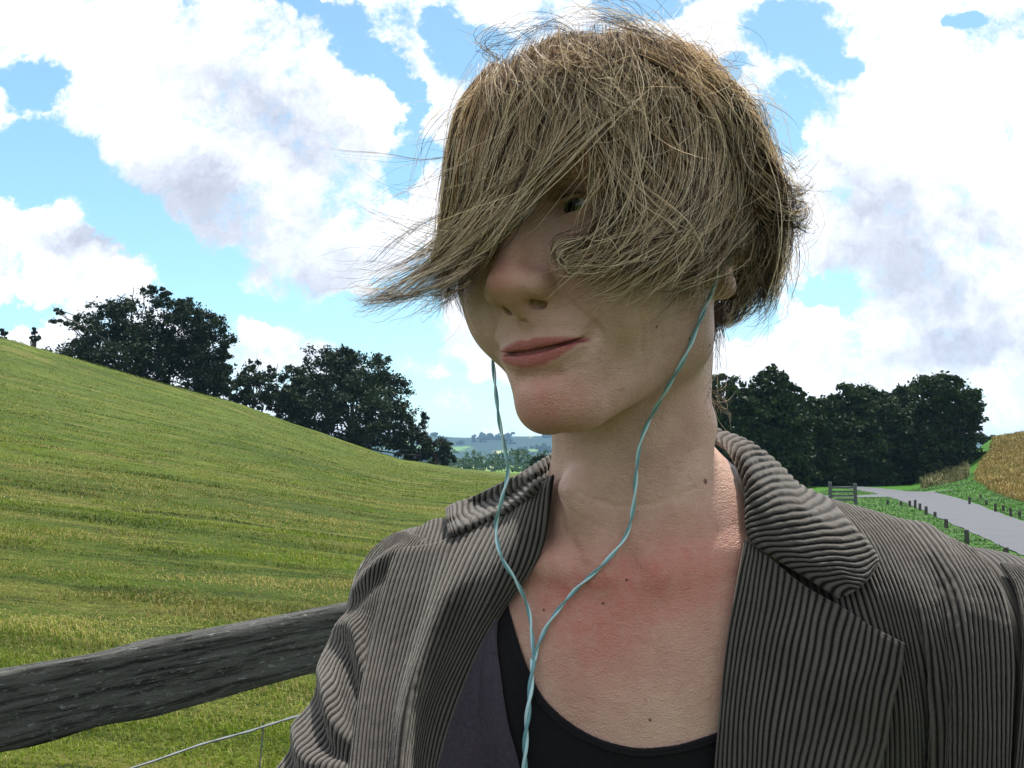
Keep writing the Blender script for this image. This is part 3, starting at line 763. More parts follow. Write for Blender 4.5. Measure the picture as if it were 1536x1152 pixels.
_zu=np.interp(HA[:,0],[0,5,12,20,26,29.5],[-51.2,-50.2,-51.0,-52.2,-53.2,-54.0]);_zl=np.interp(HA[:,0],[0,8,16,23,27,29.5],[-65.6,-65.2,-62.6,-58.9,-56.1,-54.2])
lip=sstep(.5+(_zu-HL[:,2])/1.6)*sstep(.5+(HL[:,2]-_zl)/2.4)*(HL[:,1]>70)*(HA[:,0]<29.5)
def wz(px,py,r,rpy=None):
    x,y,d=proj(V);return np.exp(-((x-px)/r)**2-((y-py)/(rpy or r))**2)
red=.75*gz((0,112,-20),(13,16,13))+.95*gz((0,82,-86),(24,26,18))+.25*gz((40,65,-18),(22,25,20),HA)
ches=wz(905,895,110,75)*1.0+wz(1040,850,90,70)*.75+wz(890,990,80,80)*.5+wz(820,870,50,40)*.4+wz(1060,480,50,80)*.0
red=np.clip(red+ches,0,1)
brow=sstep((1-np.sqrt(((HA[:,0]-30)/19)**2+((HA[:,2]-39-(HA[:,0]-15)*.12)/3.6)**2))*2)*(HL[:,1]>50)
crease_shade=sstep((1.9-chain(HA,[((0,96.4,-57.5),.1),((9,95.3,-57.1),.1),((19,90.2,-55.9),.1),((29,83.2,-54.0),.1)]))/1.3)  # dark line between the lips: shade of the crease put into the skin colour
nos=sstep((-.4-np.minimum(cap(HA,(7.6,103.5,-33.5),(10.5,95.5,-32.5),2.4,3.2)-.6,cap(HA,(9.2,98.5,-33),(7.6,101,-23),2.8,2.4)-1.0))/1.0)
lash=sstep((1.4-np.abs(chain(HA,[((18.5,82,16),.1),((24,86.5,22.3),.1),((32,87.7,23.6),.1),((40,84,20.6),.1),((44.5,79,17),.1)])))/1.2)
m,t=material('skin')
n1_=t.noise(t.obj,28,6,.65);n2_=t.noise(t.obj,140,5,.7);n3_=t.noise(t.obj,9,4,.6)
c=t.mix(t.mr(n1_,.35,.65),(.50,.305,.235),(.66,.44,.345))
c=t.mix(t.mr(n3_,.45,.65,0,.35),c,(.58,.30,.235))
c=t.mix(t.m('MULTIPLY',t.attr('red'),t.mr(t.noise(t.obj,95,8,.8),.3,.65,.35,1.1),clamp=True),c,(.56,.19,.145))
c=t.mix(t.mr(n2_,.60,.74,0,.40,True),c,(.30,.145,.095))      # freckles and pores
c=t.mix(t.mr(n2_,.40,.28,0,.25,True),c,(.72,.52,.40))
c=t.mix(t.attr('lip'),c,t.mix(t.noise(t.obj,220,4),(.35,.085,.078),(.47,.165,.14)))
c=t.mix(t.m('MULTIPLY',t.attr('brow'),.8),c,(.09,.06,.04))
c=t.mix(t.attr('lash'),c,(.03,.02,.015));c=t.mix(t.m('MULTIPLY',t.attr('mouth_shade'),.9),c,(.05,.012,.012));c=t.mix(t.m('MULTIPLY',t.attr('nos'),.8),c,(.10,.03,.022))
for (px,py,r) in ((1058,722,.0013),(1064,518,.0009),(985,490,.0009),(905,905,.0007),(940,870,.0007),(1035,508,.0007),(1115,700,.0008),(816,915,.0007),(975,1080,.0007)):
    q=None
    ds=np.linspace(.35,.8,900);pp=P(np.full(900,px),np.full(900,py),ds);k=np.argmax(sdf_world(pp)<0);q=pp[k]-OX
    dd=t.vm('DISTANCE',t.obj,tuple(q));c=t.mix(t.mr(dd,r,r*1.7,.85,0,True),c,(.10,.035,.02))
t.set(Base_Color=c,Roughness=.44,Specular_IOR_Level=.42,Subsurface_Weight=.10,Subsurface_Scale=.003,Subsurface_Radius=(1,.4,.25))
vor=t.n('ShaderNodeTexVoronoi');t.put(vor.inputs['Vector'],t.obj);vor.inputs['Scale'].default_value=900
crin=t.noise(t.vm('MULTIPLY',t.obj,(1,1,2.2)),160,6,.75,.8)
t.put(t.b.inputs['Normal'],t.bump(vor.outputs[0],.5,.0007,t.bump(crin,.75,.0012,t.bump(n1_,.35,.002))))
body=mk('person',V-OX,F,m,attrs={'red':red,'lip':lip,'brow':brow,'lash':lash,'mouth_shade':crease_shade,'nos':nos})
body.location=OX
tag(body,'woman with wind-blown blond bob over her eyes in a grey-brown corduroy blazer','person')
def part(name,V,F,mat,parent=None,**k):
    o=mk(name,np.asarray(V)-OX,F,mat,parent or body,**k);return o
# eyes
m,t=material('eyeball')
sep=t.n('ShaderNodeSeparateXYZ');t.put(sep.inputs[0],t.obj)
rad=t.attr('ir')
c=t.mix(t.mr(rad,.45,.5,1,0,True),(.26,.21,.18),t.mix(t.noise(t.obj,500),(.03,.045,.035),(.08,.10,.07)))
c=t.mix(t.mr(rad,.20,.23,1,0,True),c,(.003,.003,.003));t.set(Base_Color=c,Roughness=.06,Specular_IOR_Level=.6)
for sx in(-1,1):
    th=np.linspace(0,math.pi,25);ph=np.linspace(0,2*math.pi,33)[:-1]
    TH,PH=np.meshgrid(th,ph,indexing='ij');r=12.0
    q=np.stack([np.sin(TH)*np.cos(PH),np.cos(TH),np.sin(TH)*np.sin(PH)],-1)
    bul=1+.05*np.exp(-(TH/.4)**2)
    gaze=rz(-6)@rx(-6)
    pts_=(q*bul[...,None]*r)@gaze.T+np.array([31*sx,73.6,17.5])
    n0,n1=TH.shape;i=np.arange(n0-1)[:,None];j=np.arange(n1)[None,:];j2=(j+1)%n1
    Fq=np.stack([i*n1+j,i*n1+j2,(i+1)*n1+j2,(i+1)*n1+j],-1).reshape(-1,4)
    part('eyeball',h2w(pts_.reshape(-1,3)),Fq,m,attrs={'ir':(np.sin(TH)).ravel()*1.0})
# lashes
mH_,t=material('lashes');t.set(Base_Color=(.02,.015,.012),Roughness=.6)
for sx in(-1,1):
    base=cat_rom([(19,83,17.5),(24,87,22.8),(32,88.5,24),(40,85,21),(44.5,80,17.5)],42)*np.array([sx,1,1])
    pa=[]
    rg_=np.random.default_rng(3)
    for b in base:
        o=(b-np.array([31*sx,70,10]));o/=np.linalg.norm(o);k=np.linspace(0,1,5)[:,None];L=6+2*rg_.random()
        pa.append(b+o*k*L+np.array([0,0,1.])*k**2*2.5*0+np.array([0,.3,-1])*np.sin(k*3)*.8)
    Vl,Fl=tubes(h2w(np.array(pa)),np.tile(np.linspace(.00016,.00004,5),(len(pa),1)),3);part('eyelash',Vl,Fl,mH_)
# ---------------------------------------------------------------- jacket distance field (what the cloth rests on)
JB=dict(caps=[(W(980,835,.63),46,W(640,905,.665),50),(W(980,830,.62),50,W(1475,985,.555),60),
  (W(640,905,.665),52,W(515,1330,.52),50),(W(1480,985,.555),60,W(1590,1560,.52),56),
  (W(990,960,.63),88,W(985,1450,.62),108)],
  ells=[(W(880,1060,.60),(100,66,125),None),(W(1100,1050,.585),(105,66,125),None)])
def jacket_sdf(w):
    w=w.astype(F32);p=((w-HT.astype(F32))*1000)
    t_=None
    for a,r,c_,rc in JB['caps']:
        x=cap(p,a,c_,r,rc);t_=x if t_ is None else smin(t_,x,34)
    for c_,r,R in JB['ells']:t_=smin(t_,ell(p,c_,r,R),40)
    return t_
def both(w): return np.minimum(jacket_sdf(w),body_sdf(w.astype(F32)))
def march(px,py,fn,off):
    """3-D points on the surface offset by off (mm) seen along the design rays; past the outline, the nearest place"""
    px=np.asarray(px,float).ravel();py=np.asarray(py,float).ravel();off=np.asarray(off,float).ravel()+0*px
    ds=np.linspace(.34,.80,231)
    p=P(px[:,None]+0*ds[None],py[:,None]+0*ds[None],ds[None]+0*px[:,None])
    v=np.asarray(fn(p.reshape(-1,3))).reshape(len(px),-1)-off[:,None]
    hit=(v<0).any(1);k=np.argmax(v<0,1);k0=np.maximum(k-1,0);ar=np.arange(len(px))
    va,vb=v[ar,k0],v[ar,k];tt=np.where(k>0,va/np.where(va-vb==0,1,va-vb),0)
    d=ds[k0]+tt*(ds[1]-ds[0]);kk=np.argmin(v,1);d=np.where(hit,d,ds[kk])
    return P(px,py,d)
def wale(ph):
    s=np.abs(np.sin(np.pi*ph));return s**.8
def patch(name,cols,nw,mat,parent,fn=None,amp=1.05,axis='u',nv=90,spw=7,thick=2.2,fold=None,warp=None,smoothd=0,nu=None,edge=.0,attrs=None):
    """cols[i][j] = (px,py,off): a cloth panel through these places; nw corduroy wales across u (or v); real ridges, real thickness"""
    fn=fn or both
    C=np.array(cols,float)      # (ncol,nrow,3)
    g1=np.abs(C[:,-1,1]-C[:,-2,1]).mean();g0=np.abs(C[:,-2,1]-C[:,-3,1]).mean()
    if g1>2.2*g0:
        a_,b_=C[:,-2:-1],C[:,-1:];C=np.concatenate([C[:,:-1],a_+(b_-a_)*.33,a_+(b_-a_)*.66,b_],1)
    nu_=nu or (nw*spw+1 if axis=='u' else nv); nv_=nv if axis=='u' else nw*spw+1
    w3=march(C[...,0],C[...,1],fn,np.where(C[...,2]>300,2,C[...,2])).reshape(C.shape)
    w3=np.where((C[...,2]>300)[...,None],P(C[...,0],C[...,1],C[...,2]/1000),w3)
    S=cat_rom(w3,nu_);S=np.swapaxes(cat_rom(np.swapaxes(S,0,1),nv_),0,1)
    U,Vv=np.meshgrid(np.linspace(0,1,nu_),np.linspace(0,1,nv_),indexing='ij')
    def normals(S):
        du=np.gradient(S,axis=0);dv_=np.gradient(S,axis=1);n=np.cross(du,dv_);n/=np.linalg.norm(n,axis=2,keepdims=True)+1e-12
        return n
    N=normals(S)
    s=np.sign(((CAM-S)*N).sum(-1).mean());N*=s
    if fold is not None:
        S=S+N*(fold(U,Vv)/1000)[...,None];N=normals(S);N*=np.sign(((CAM-S)*N).sum(-1).mean())
    ph=(U if axis=='u' else Vv)*nw
    if warp is not None: ph=ph+warp(U,Vv)
    sd_=(hash(name)%7) if False else len(name)
    ph=ph+.16*vnoise(np.stack([U*nw*.5,Vv*9],-1),sd_)+.5*vnoise(np.stack([U*4,Vv*3],-1),sd_+5)
    a=amp*(1+.30*vnoise(S*260,sd_+1)+.18*vnoise(S*90,sd_+6))
    e=np.minimum(np.minimum(U,1-U)*nu_/ (spw*.8),np.minimum(Vv,1-Vv)*nv_/(5.0));e=sstep(e*.9+.1)
    pile=.17*vnoise(S*1500,sd_+2)+.12*vnoise(S*600,sd_+3)
    top=S+N*((wale(ph)*a*(.35+.65*e)+pile-(1-e)*.5)/1000)[...,None]
    bot=S-N*(thick/1000)
    n=nu_*nv_;idx=np.arange(n).reshape(nu_,nv_)
    q=lambda I:np.stack([I[:-1,:-1],I[1:,:-1],I[1:,1:],I[:-1,1:]],-1).reshape(-1,4)
    F1=q(idx);F2=q(idx+n)[:,::-1]
    ring=np.concatenate([idx[:-1,0],idx[-1,:-1],idx[:0:-1,-1],idx[0,:0:-1]]);r2=np.roll(ring,-1)
    F3=np.stack([ring,ring+n,r2+n,r2],-1)
    Fa=np.concatenate([F1,F2,F3])
    if s<0: Fa=Fa[:,::-1]
    VV=np.concatenate([top.reshape(-1,3),bot.reshape(-1,3)])
    g_=np.concatenate([wale(ph).ravel(),0*wale(ph).ravel()])
    return part(name,VV,Fa,mat,parent,attrs={'ridge':g_})
def cordmat(name,a,b):
    m,t=material(name)
    r=t.attr('ridge');f=t.noise(t.obj,1300,3,.7);g2=t.noise(t.obj,40,4,.6)
    c=t.mix(t.mr(r,.42,1.0,0,1),a,b);c=t.mix(1,c,t.mix(f,(.35,.35,.35),(1.65,1.65,1.65)),'MULTIPLY');c=t.mix(t.mr(g2,.3,.7,0,.30),c,a)  # black grooves, pale ridges: shade and sun on the ribs put into colour
    t.set(Base_Color=c,Roughness=.85,Specular_IOR_Level=.15,Sheen_Weight=.35,Sheen_Roughness=.45,Sheen_Tint=(.9,.87,.82,1))
    t.put(t.b.inputs['Normal'],t.bump(f,.7,.0007));return m
mJ=cordmat('corduroy',(.004,.0035,.003),(.128,.116,.105))
# base of the jacket: back, shoulders, arms; open at the front
def shell(w):
    j=jacket_sdf(w)+3.0
    return j
Vs,Fs=mesh_sdf(lambda w:shell(w),(-.32,.30,.98),(.50,.86,1.50),.004)
x,y,d=proj(Vs)
# neckline / front opening removed
poly=np.array([(820,560),(828,700),(775,800),(735,930),(700,1000),(665,1080),(640,1152),(630,2500),(1090,2500),(1090,1152),(1095,1000),(1125,830),(1118,760),(1085,640),(1060,560)],float)
def inpoly(x,y,pg):
    r=np.zeros(len(x),bool);n=len(pg)
    for i in range(n):
        x0,y0=pg[i];x1,y1=pg[(i+1)%n]
        c_=((y0>y)!=(y1>y))&(x<(x1-x0)*(y-y0)/(y1-y0+1e-12)+x0);r^=c_
    return r
nrm_=grad(lambda w:shell(w),Vs)[0]
front=((CAM-Vs)*nrm_).sum(1)>0
kill=inpoly(x,y,poly)&front
nk=chain(((Vs-HT)*1000).astype(F32),BODY['neck'])
kill|=(nk<9)&(Vs[:,2]>1.34)
kf=kill[Fs].any(1);Fs=Fs[~kf]
mJb,t=material('corduroy_plain')
sx=t.n('ShaderNodeSeparateXYZ');t.put(sx.inputs[0],t.obj)
wv=t.m('ABSOLUTE',t.m('SINE',t.m('MULTIPLY',t.m('ADD',sx.outputs[0],t.m('MULTIPLY',t.noise(t.obj,6),.02)),math.pi/.0042)))
f=t.noise(t.obj,900,4,.7);c=t.mix(wv,(.008,.007,.006),(.08,.07,.06));c=t.mix(1,c,t.mix(f,(.7,.7,.7),(1.3,1.3,1.3)),'MULTIPLY')  # wave darkens the grooves here too, rib shade in the cloth colour
t.set(Base_Color=c,Roughness=.85,Specular_IOR_Level=.15,Sheen_Weight=.2);t.put(t.b.inputs['Normal'],t.bump(wv,1.0,.0015))
used=np.unique(Fs);mp=-np.ones(len(Vs),int);mp[used]=np.arange(len(used))
jk=part('jacket',Vs[used],mp[Fs],mJb)
jk['label']='grey-brown corduroy blazer worn open'
so_=jk.modifiers.new('thick','SOLIDIFY');so_.thickness=.003;so_.offset=-1
jk.location=(0,0,0)
def jp(name,*a,**k): return patch(name,*a,mJ,jk,**k)
# --- her left side (right in the photo)
jp('front_panel',[
 [(1205,735,3),(1225,800,3),(1245,870,3),(1262,950,3),(1285,1050,3),(1290,1160,3),(1290,1450,3)],
 [(1228,742,4),(1262,790,4),(1290,850,4),(1320,930,4),(1345,1050,5),(1350,1160,5),(1350,1450,4)],
 [(1262,752,4),(1312,805,5),(1350,880,5),(1375,960,5),(1388,1060,2),(1391,1160,1),(1393,1450,2)],
 [(1320,768,4),(1365,820,5),(1400,890,6),(1420,970,7),(1428,1060,7),(1428,1160,7),(1430,1450,4)],
 [(1390,790,4),(1432,840,5),(1462,900,6),(1472,980,6),(1475,1060,6),(1475,1160,6),(1475,1450,4)],
 [(1462,822,4),(1492,860,5),(1512,910,4),(1522,980,4),(1520,1060,3),(1515,1160,3),(1515,1450,3)]],34,nv=150,amp=1.4,
 fold=lambda U,V_:-9*np.exp(-((U-.40-.05*np.sin(V_*5))/.028)**2)*sstep((V_-.25)*4)+4*np.exp(-((U-.47)/.04)**2)*sstep((V_-.2)*4)-4*np.exp(-((U-.72+.3*V_)/.05)**2)*sstep((V_-.05)*5)*sstep((.8-V_)*3)+3*np.exp(-((U-.80+.35*V_)/.06)**2)*sstep((.7-V_)*3)+2.5*vnoise(np.stack([U*7,V_*3],-1),8)*sstep(V_*5))
jp('sleeve',[
 [(1500,842,3),(1522,880,3),(1533,940,3),(1532,1010,3),(1527,1090,3),(1520,1180,3),(1520,1450,3)],
 [(1530,846,4),(1560,885,6),(1572,940,7),(1572,1010,7),(1568,1090,6),(1565,1180,6),(1570,1450,4)],
 [(1580,865,4),(1610,900,6),(1625,950,7),(1628,1020,7),(1628,1090,6),(1630,1180,6),(1640,1450,4)],
 [(1640,900,3),(1665,940,4),(1685,990,4),(1695,1050,4),(1705,1110,4),(1715,1200,4),(1730,1450,3)]],24,nv=130)
jp('lapel',[
 [(1118,808,7),(1106,875,7),(1090,965,7),(1079,1065,8),(1071,1160,9),(1060,1450,8)],
 [(1150,832,9),(1140,900,10),(1125,975,11),(1112,1070,13),(1105,1160,13),(1090,1450,12)],
 [(1200,872,10),(1188,925,12),(1172,995,14),(1158,1080,15),(1148,1165,15),(1130,1450,13)],
 [(1255,905,10),(1242,952,13),(1228,1015,15),(1212,1090,15),(1200,1165,15),(1180,1450,13)],
 [(1305,937,11),(1296,978,13),(1282,1030,15),(1268,1100,14),(1255,1168,14),(1230,1450,12)],
 [(1358,966,12),(1354,1000,12),(1342,1050,12),(1332,1110,11),(1318,1170,11),(1285,1450,10)]],27,nv=150,amp=.62,spw=8,fold=lambda U,V_:1.6*vnoise(np.stack([U*6,V_*4],-1),5)*sstep(np.minimum(U,1-U)*6))
jp('collar',[
 [(985,645,640),(985,630,652),(985,620,660),(985,618,668)],
 [(1040,652,640),(1040,638,652),(1040,630,660),(1040,628,668)],
 [(1080,668,612),(1082,655,622),(1085,648,634),(1092,658,640)],
 [(1100,695,3),(1110,674,11),(1122,663,14),(1120,676,5)],
 [(1113,728,5),(1130,706,14),(1158,688,14),(1156,704,5)],
 [(1117,762,7),(1145,742,15),(1183,720,15),(1198,728,6)],
 [(1118,790,8),(1160,775,15),(1200,757,15),(1240,745,9)],
 [(1130,815,9),(1180,806,15),(1228,790,15),(1275,782,11)],
 [(1165,840,11),(1212,836,15),(1258,822,15),(1303,812,13)],
 [(1208,866,12),(1248,862,15),(1284,850,15),(1318,836,13)],
 [(1258,898,13),(1280,888,15),(1300,872,15),(1316,852,13)]],33,nv=80,spw=8,amp=1.5,warp=lambda U,V_:1.0*np.sin(V_*5.5)*U+.5*vnoise(np.stack([U*5,V_*3],-1),2))
# --- her right side (left in the photo)
jp('shoulder_panel',[
 [(602,803,2),(578,850,3),(560,900,3),(548,960,3)],
 [(624,794,3),(605,840,4),(588,900,4),(575,960,3)],
 [(650,778,3),(640,830,4),(620,895,4),(605,960,3)],
 [(690,774,3),(680,825,4),(660,880,4),(640,960,3)],
 [(760,752,3),(740,810,3),(710,860,4),(690,960,3)]],20,nv=70)
def sl_fold(U,V_):
    r=0
    for v0,sl,am,wd_ in((.30,.10,6,.035),(.47,.14,7,.04),(.63,.12,8,.045),(.80,.14,6,.05),(.17,-.12,4,.03)):
        k=V_-v0-sl*U-.03*np.sin(U*6+v0*9);r=r+am*np.exp(-(k/wd_)**2)-am*.5*np.exp(-((k-.06)/wd_)**2)
    return r*(.35+.65*np.sin(np.pi*np.clip(U*1.1,0,1)))
jp('sleeve',[
 [(600,796,2),(560,822,2),(536,862,2),(527,900,2),(508,936,2),(484,975,2),(478,1015,2),(462,1055,2),(443,1090,2),(430,1125,2),(405,1165,2),(300,1330,2)],
 [(606,796,3),(575,826,4),(552,868,4),(543,908,4),(528,946,4),(508,985,4),(498,1025,4),(484,1065,4),(468,1100,4),(455,1135,4),(435,1175,4),(345,1350,3)],
 [(616,798,3),(592,832,4),(570,876,5),(560,918,5),(545,958,5),(530,998,5),(520,1040,5),(508,1078,5),(496,1114,5),(485,1148,5),(468,1190,5),(400,1370,3)],
 [(630,804,3),(608,840,3),(588,886,4),(577,930,4),(564,972,4),(550,1012,4),(540,1054,4),(532,1092,4),(524,1128,4),(516,1160,4),(505,1205,4),(455,1400,3)],
 [(650,812,1),(628,850,1),(606,896,1),(594,942,1),(582,984,1),(570,1024,1),(560,1066,1),(552,1104,1),(545,1140,1),(540,1175,1),(530,1220,1),(500,1430,1)]],
 20,nv=260,fold=sl_fold,spw=8,amp=1.2)
jp('lapel',[
 [(592,823,8),(574,885,9),(555,960,9),(538,1045,9),(523,1155,9),(505,1450,8)],
 [(626,818,9),(604,888,10),(582,966,10),(562,1050,11),(549,1157,11),(535,1450,9)],
 [(660,812,10),(638,884,12),(612,968,13),(590,1056,14),(578,1160,14),(565,1450,11)],
 [(712,786,12),(674,872,19),(641,958,25),(612,1056,28),(598,1160,27),(590,1450,13)],
 [(765,752,11),(716,858,13),(674,958,12),(634,1060,11),(617,1160,10),(608,1450,10)],
 [(798,732,9),(758,850,10),(705,955,9),(656,1060,8),(636,1160,7),(625,1450,7)],
 [(828,712,4),(812,828,3),(750,928,3),(700,1038,3),(662,1155,3),(655,1450,4)]],30,nv=170,spw=8,amp=1.05,fold=lambda U,V_:1.5*vnoise(np.stack([U*6,V_*4],-1),6)*sstep(np.minimum(U,1-U)*6))
jp('collar',[
 [(900,655,645),(900,662,642),(900,668,636),(900,676,630),(900,690,620)],
 [(850,666,632),(850,674,629),(850,682,624),(850,690,618),(850,704,608)],
 [(826,680,612),(826,692,606),(826,703,603),(827,712,594),(828,724,588)],
 [(795,700,3),(798,712,10),(799,722,9),(800,732,12),(803,744,9)],
 [(757,722,4),(762,735,11),(765,746,10),(768,754,13),(772,764,10)],
 [(715,742,5),(720,755,12),(724,765,10),(727,775,14),(730,786,11)],
 [(678,755,6),(680,772,11),(682,783,10),(684,792,14),(686,802,12)],
 [(668,762,6),(669,776,9),(670,787,7),(671,796,12),(672,808,11)]],31,nv=60,spw=8,amp=1.5,warp=lambda U,V_:1.2*V_)
# --- shirt and cardigan
def fabric(name,a,b,sc=600,sheen=.2):
    m,t=material(name);f=t.noise(t.obj,sc,5,.75);g2=t.noise(t.obj,60,5,.65)
    c=t.mix(f,a,b);c=t.mix(t.mr(g2,.55,.75,0,.3),c,b)
    t.set(Base_Color=c,Roughness=.92,Specular_IOR_Level=.15,Sheen_Weight=sheen,Sheen_Tint=(.8,.75,.9,1));t.put(t.b.inputs['Normal'],t.bump(f,.6,.0008,t.bump(g2,.5,.004)));return m
mT=fabric('black_jersey',(.006,.006,.007),(.016,.015,.018),900,.05)
mC=fabric('plum_knit',(.018,.014,.022),(.088,.074,.094),420,.3)
nl=[(752,850),(762,900),(772,940),(788,990),(812,1040),(835,1066),(860,1086),(890,1103),(920,1114),(960,1121),(1010,1117),(1045,1108),(1080,1094),(1130,1060)]
oo=[(-16,1),(-16,2),(-15,4),(-13,7),(-10,10),(-8,12),(-6,13),(-4,14),(-2,15),(0,15),(2,15),(4,15),(6,14),(8,14)]
far_=[(690,860),(700,930),(700,1000),(700,1100),(720,1250),(760,1350),(800,1420),(850,1450),(900,1450),(960,1450),(1010,1450),(1060,1430),(1120,1380),(1190,1200)]
cols=[]
for (a,b_),(ox,oy),(c_,d_) in zip(nl,oo,far_):
    n_=(a+ox,b_+oy);mm=lambda t_:(n_[0]+(c_-n_[0])*t_,n_[1]+(d_-n_[1])*t_)
    cols.append([(a,b_,.4),(a+ox*.3,b_+oy*.3,2.6),(a+ox*.9,b_+oy*.9,2.6),(n_[0]+ox*.15,n_[1]+oy*.15,1.8),(*mm(.3),2.2),(*mm(.65),2.5),(c_,d_,3)])
patch('shirt',cols,1,mT,body,nu=160,nv=90,amp=0,thick=.8)
patch('cardigan',[
 [(735,860,4),(716,930,4),(690,1000,4),(662,1060,4),(640,1155,4),(600,1450,4)],
 [(741,880,5),(730,940,5),(718,1000,5),(712,1065,6),(716,1155,6),(720,1450,5)],
 [(744,890,5),(735,945,5),(726,1005,4),(722,1070,4),(732,1155,4),(745,1450,4)],
 [(747,900,5),(741,950,6),(738,1010,6),(744,1080,7),(758,1155,7),(780,1450,6)],
 [(750,910,4),(746,955,4),(750,1010,5),(762,1085,5),(780,1155,5),(810,1450,5)]],1,mC,body,nu=60,nv=120,amp=0,thick=1.8)
# lower body, out of the frame
def loft(path,rads,n=28):
    return tubes([cat_rom(path,60)],[np.interp(np.linspace(0,1,60),np.linspace(0,1,len(rads)),rads)],n)
mD,t=material('dark_denim');f=t.noise(t.obj,500,4);t.set(Base_Color=t.mix(f,(.01,.014,.03),(.03,.04,.07)),Roughness=.9)
hipc=np.array([.17,.66])
Vj,Fj=loft([(.155,.65,1.16),(.165,.655,1.05),(.17,.66,.92),(.17,.66,.82)],[.13,.145,.165,.17],40)
Vj=Vj.copy();Vj[:,1]=(Vj[:,1]-.66)*.72+.66
part('jacket_skirt',Vj,Fj,mJb,jk)
legs=[]
for s_ in(-1,1): legs.append(loft([(.17+s_*.07,.66,.93),(.17+s_*.085,.655,.70),(.17+s_*.09,.65,.48),(.17+s_*.095,.67,.09)],[.10,.088,.062,.052]))
Vj,Fj=join(legs);
for (Vl,Fl) in legs: part('trouser_leg',Vl,Fl,mD)
mBt,t=material('boot_leather');t.set(Base_Color=(.03,.02,.015),Roughness=.5)
for s_ in(-1,1):
    Vl,Fl=loft([(.17+s_*.095,.74,.05),(.17+s_*.095,.70,.055),(.17+s_*.10,.60,.045),(.17+s_*.11,.50,.035),(.17+s_*.115,.47,.03)],[.02,.045,.045,.04,.012],20)
    part('boot',Vl,Fl,mBt)
# forearm sleeve reaching forward under the frame
e0=np.array(HT)+np.array(W(515,1330,.52))/1000
Vj,Fj=loft([e0+(0,.02,.03),e0,e0+(.02,-.10,.02),e0+(.06,-.24,.09),e0+(.075,-.29,.12)],[.045,.052,.048,.040,.036],30)
part('forearm_sleeve',Vj,Fj,mJb,jk)
# ---------------------------------------------------------------- earphones
ear=empty('earphones',tuple(P(787,1180,.5)),'thin pale blue twisted earphone cable hanging from both ears and joining on the chest','earphones')
EO=P(787,1180,.5)
mE1,t=material('cable_teal');n_=t.noise(t.obj,300,3);t.set(Base_Color=t.mix(n_,(.10,.26,.30),(.22,.42,.46)),Roughness=.35)
mE2,t=material('cable_pale');t.set(Base_Color=(.50,.74,.80),Roughness=.3)
mE3,t=material('bud_plastic');t.set(Base_Color=(.45,.66,.70),Roughness=.25)
def full(w): return np.minimum(np.minimum(jacket_sdf(w)-3,body_sdf(w.astype(F32))),1e9)
def cable(pts,offs,name,r=.00072,tw=38,n=420,depth=None):
    pts=np.array(pts,float)
    p=march(pts[:,0],pts[:,1],both,offs)
    if depth is not None:
        for k,dv_ in depth.items(): p[k]=P(pts[k,0],pts[k,1],dv_)
    c=cat_rom(p,n)
    T=np.gradient(c,axis=0);T/=np.linalg.norm(T,axis=1,keepdims=True);a=np.cross(T,FWD);a/=np.linalg.norm(a,axis=1,keepdims=True);b=np.cross(T,a)
    s=np.cumsum(np.r_[0,np.linalg.norm(np.diff(c,axis=0),axis=1)]);ph=s/.016*math.pi
    for q,(mm_,f0) in enumerate(((mE1,0),(mE2,math.pi))):
        o_=c+(np.cos(ph+f0)[:,None]*a+np.sin(ph+f0)[:,None]*b)*r*.85
        Vc,Fc=tubes([o_],[np.full(n,r)],8)
        mk(name,Vc-EO,Fc,mm_,ear)
Lp=[(737,520),(741,560),(748,625),(757,672),(762,708),(753,748),(744,790),(752,835),(775,873),(792,912),(798,955),(800,990)]
cable(Lp,[6,6,6,6,20,24,24,22,15,6,4,3],'cable',depth={0:.555,1:.552,2:.548,3:.546,4:.544,5:.541})
Rp=[(1082,398),(1076,415),(1066,442),(1050,480),(1030,530),(1005,575),(978,622),(961,662),(955,702),(950,760),(938,805),(905,846),(862,886),(826,930),(808,966),(801,992)]
cable(Rp,[4,3,2.5,2,2,2,3,6,6,4,3,2.5,2.5,2.5,2.5,3],'cable')
cable([(800,988),(797,1020),(793,1060),(789,1100),(787,1150),(786,1230),(790,1400)],[3,5,6,6,6,8,8],'cable',r=.00105)
for pxy in((1083,396),):
    q=march([pxy[0]],[pxy[1]],both,2)[0]
    th=np.linspace(0,1,9);pth=[q,q+(0.001,0.004,.004),q+(0.002,.008,.006),q+(.003,.012,.007)]
    Vc,Fc=tubes([cat_rom(pth,20)],[np.interp(np.linspace(0,1,20),[0,.3,.6,1],[.002,.005,.0065,.004])],14);mk('earbud',Vc-EO,Fc,mE3,ear)
# ---------------------------------------------------------------- hair: thousands of separate strands
def head_only(w): return head_sdf(w2h(w.astype(F32)))
mHair,t=material('hair_strands')
r=t.attr('tone');al=t.attr('along')
cr=t.n('ShaderNodeValToRGB');t.put(cr.inputs[0],r);e=cr.color_ramp
e.elements[0].color=(.030,.018,.009,1);e.elements[1].color=(.98,.87,.68,1)
q=e.elements.new(.38);q.color=(.08,.045,.023,1);q=e.elements.new(.62);q.color=(.34,.21,.11,1);q=e.elements.new(.85);q.color=(.76,.54,.33,1)
c=cr.outputs[0]
t.set(Base_Color=c,Roughness=.3,Specular_IOR_Level=.55)
tl=t.n('ShaderNodeBsdfTranslucent');t.put(tl.inputs[0],c);ms=t.n('ShaderNodeMixShader');ms.inputs[0].default_value=.5
t.L.new(t.b.outputs[0],ms.inputs[1]);t.L.new(tl.outputs[0],ms.inputs[2]);t.L.new(ms.outputs[0],mHair.node_tree.nodes['Material Output'].inputs[0])
HK=16
HP=[];HRr=[];HT_=[]
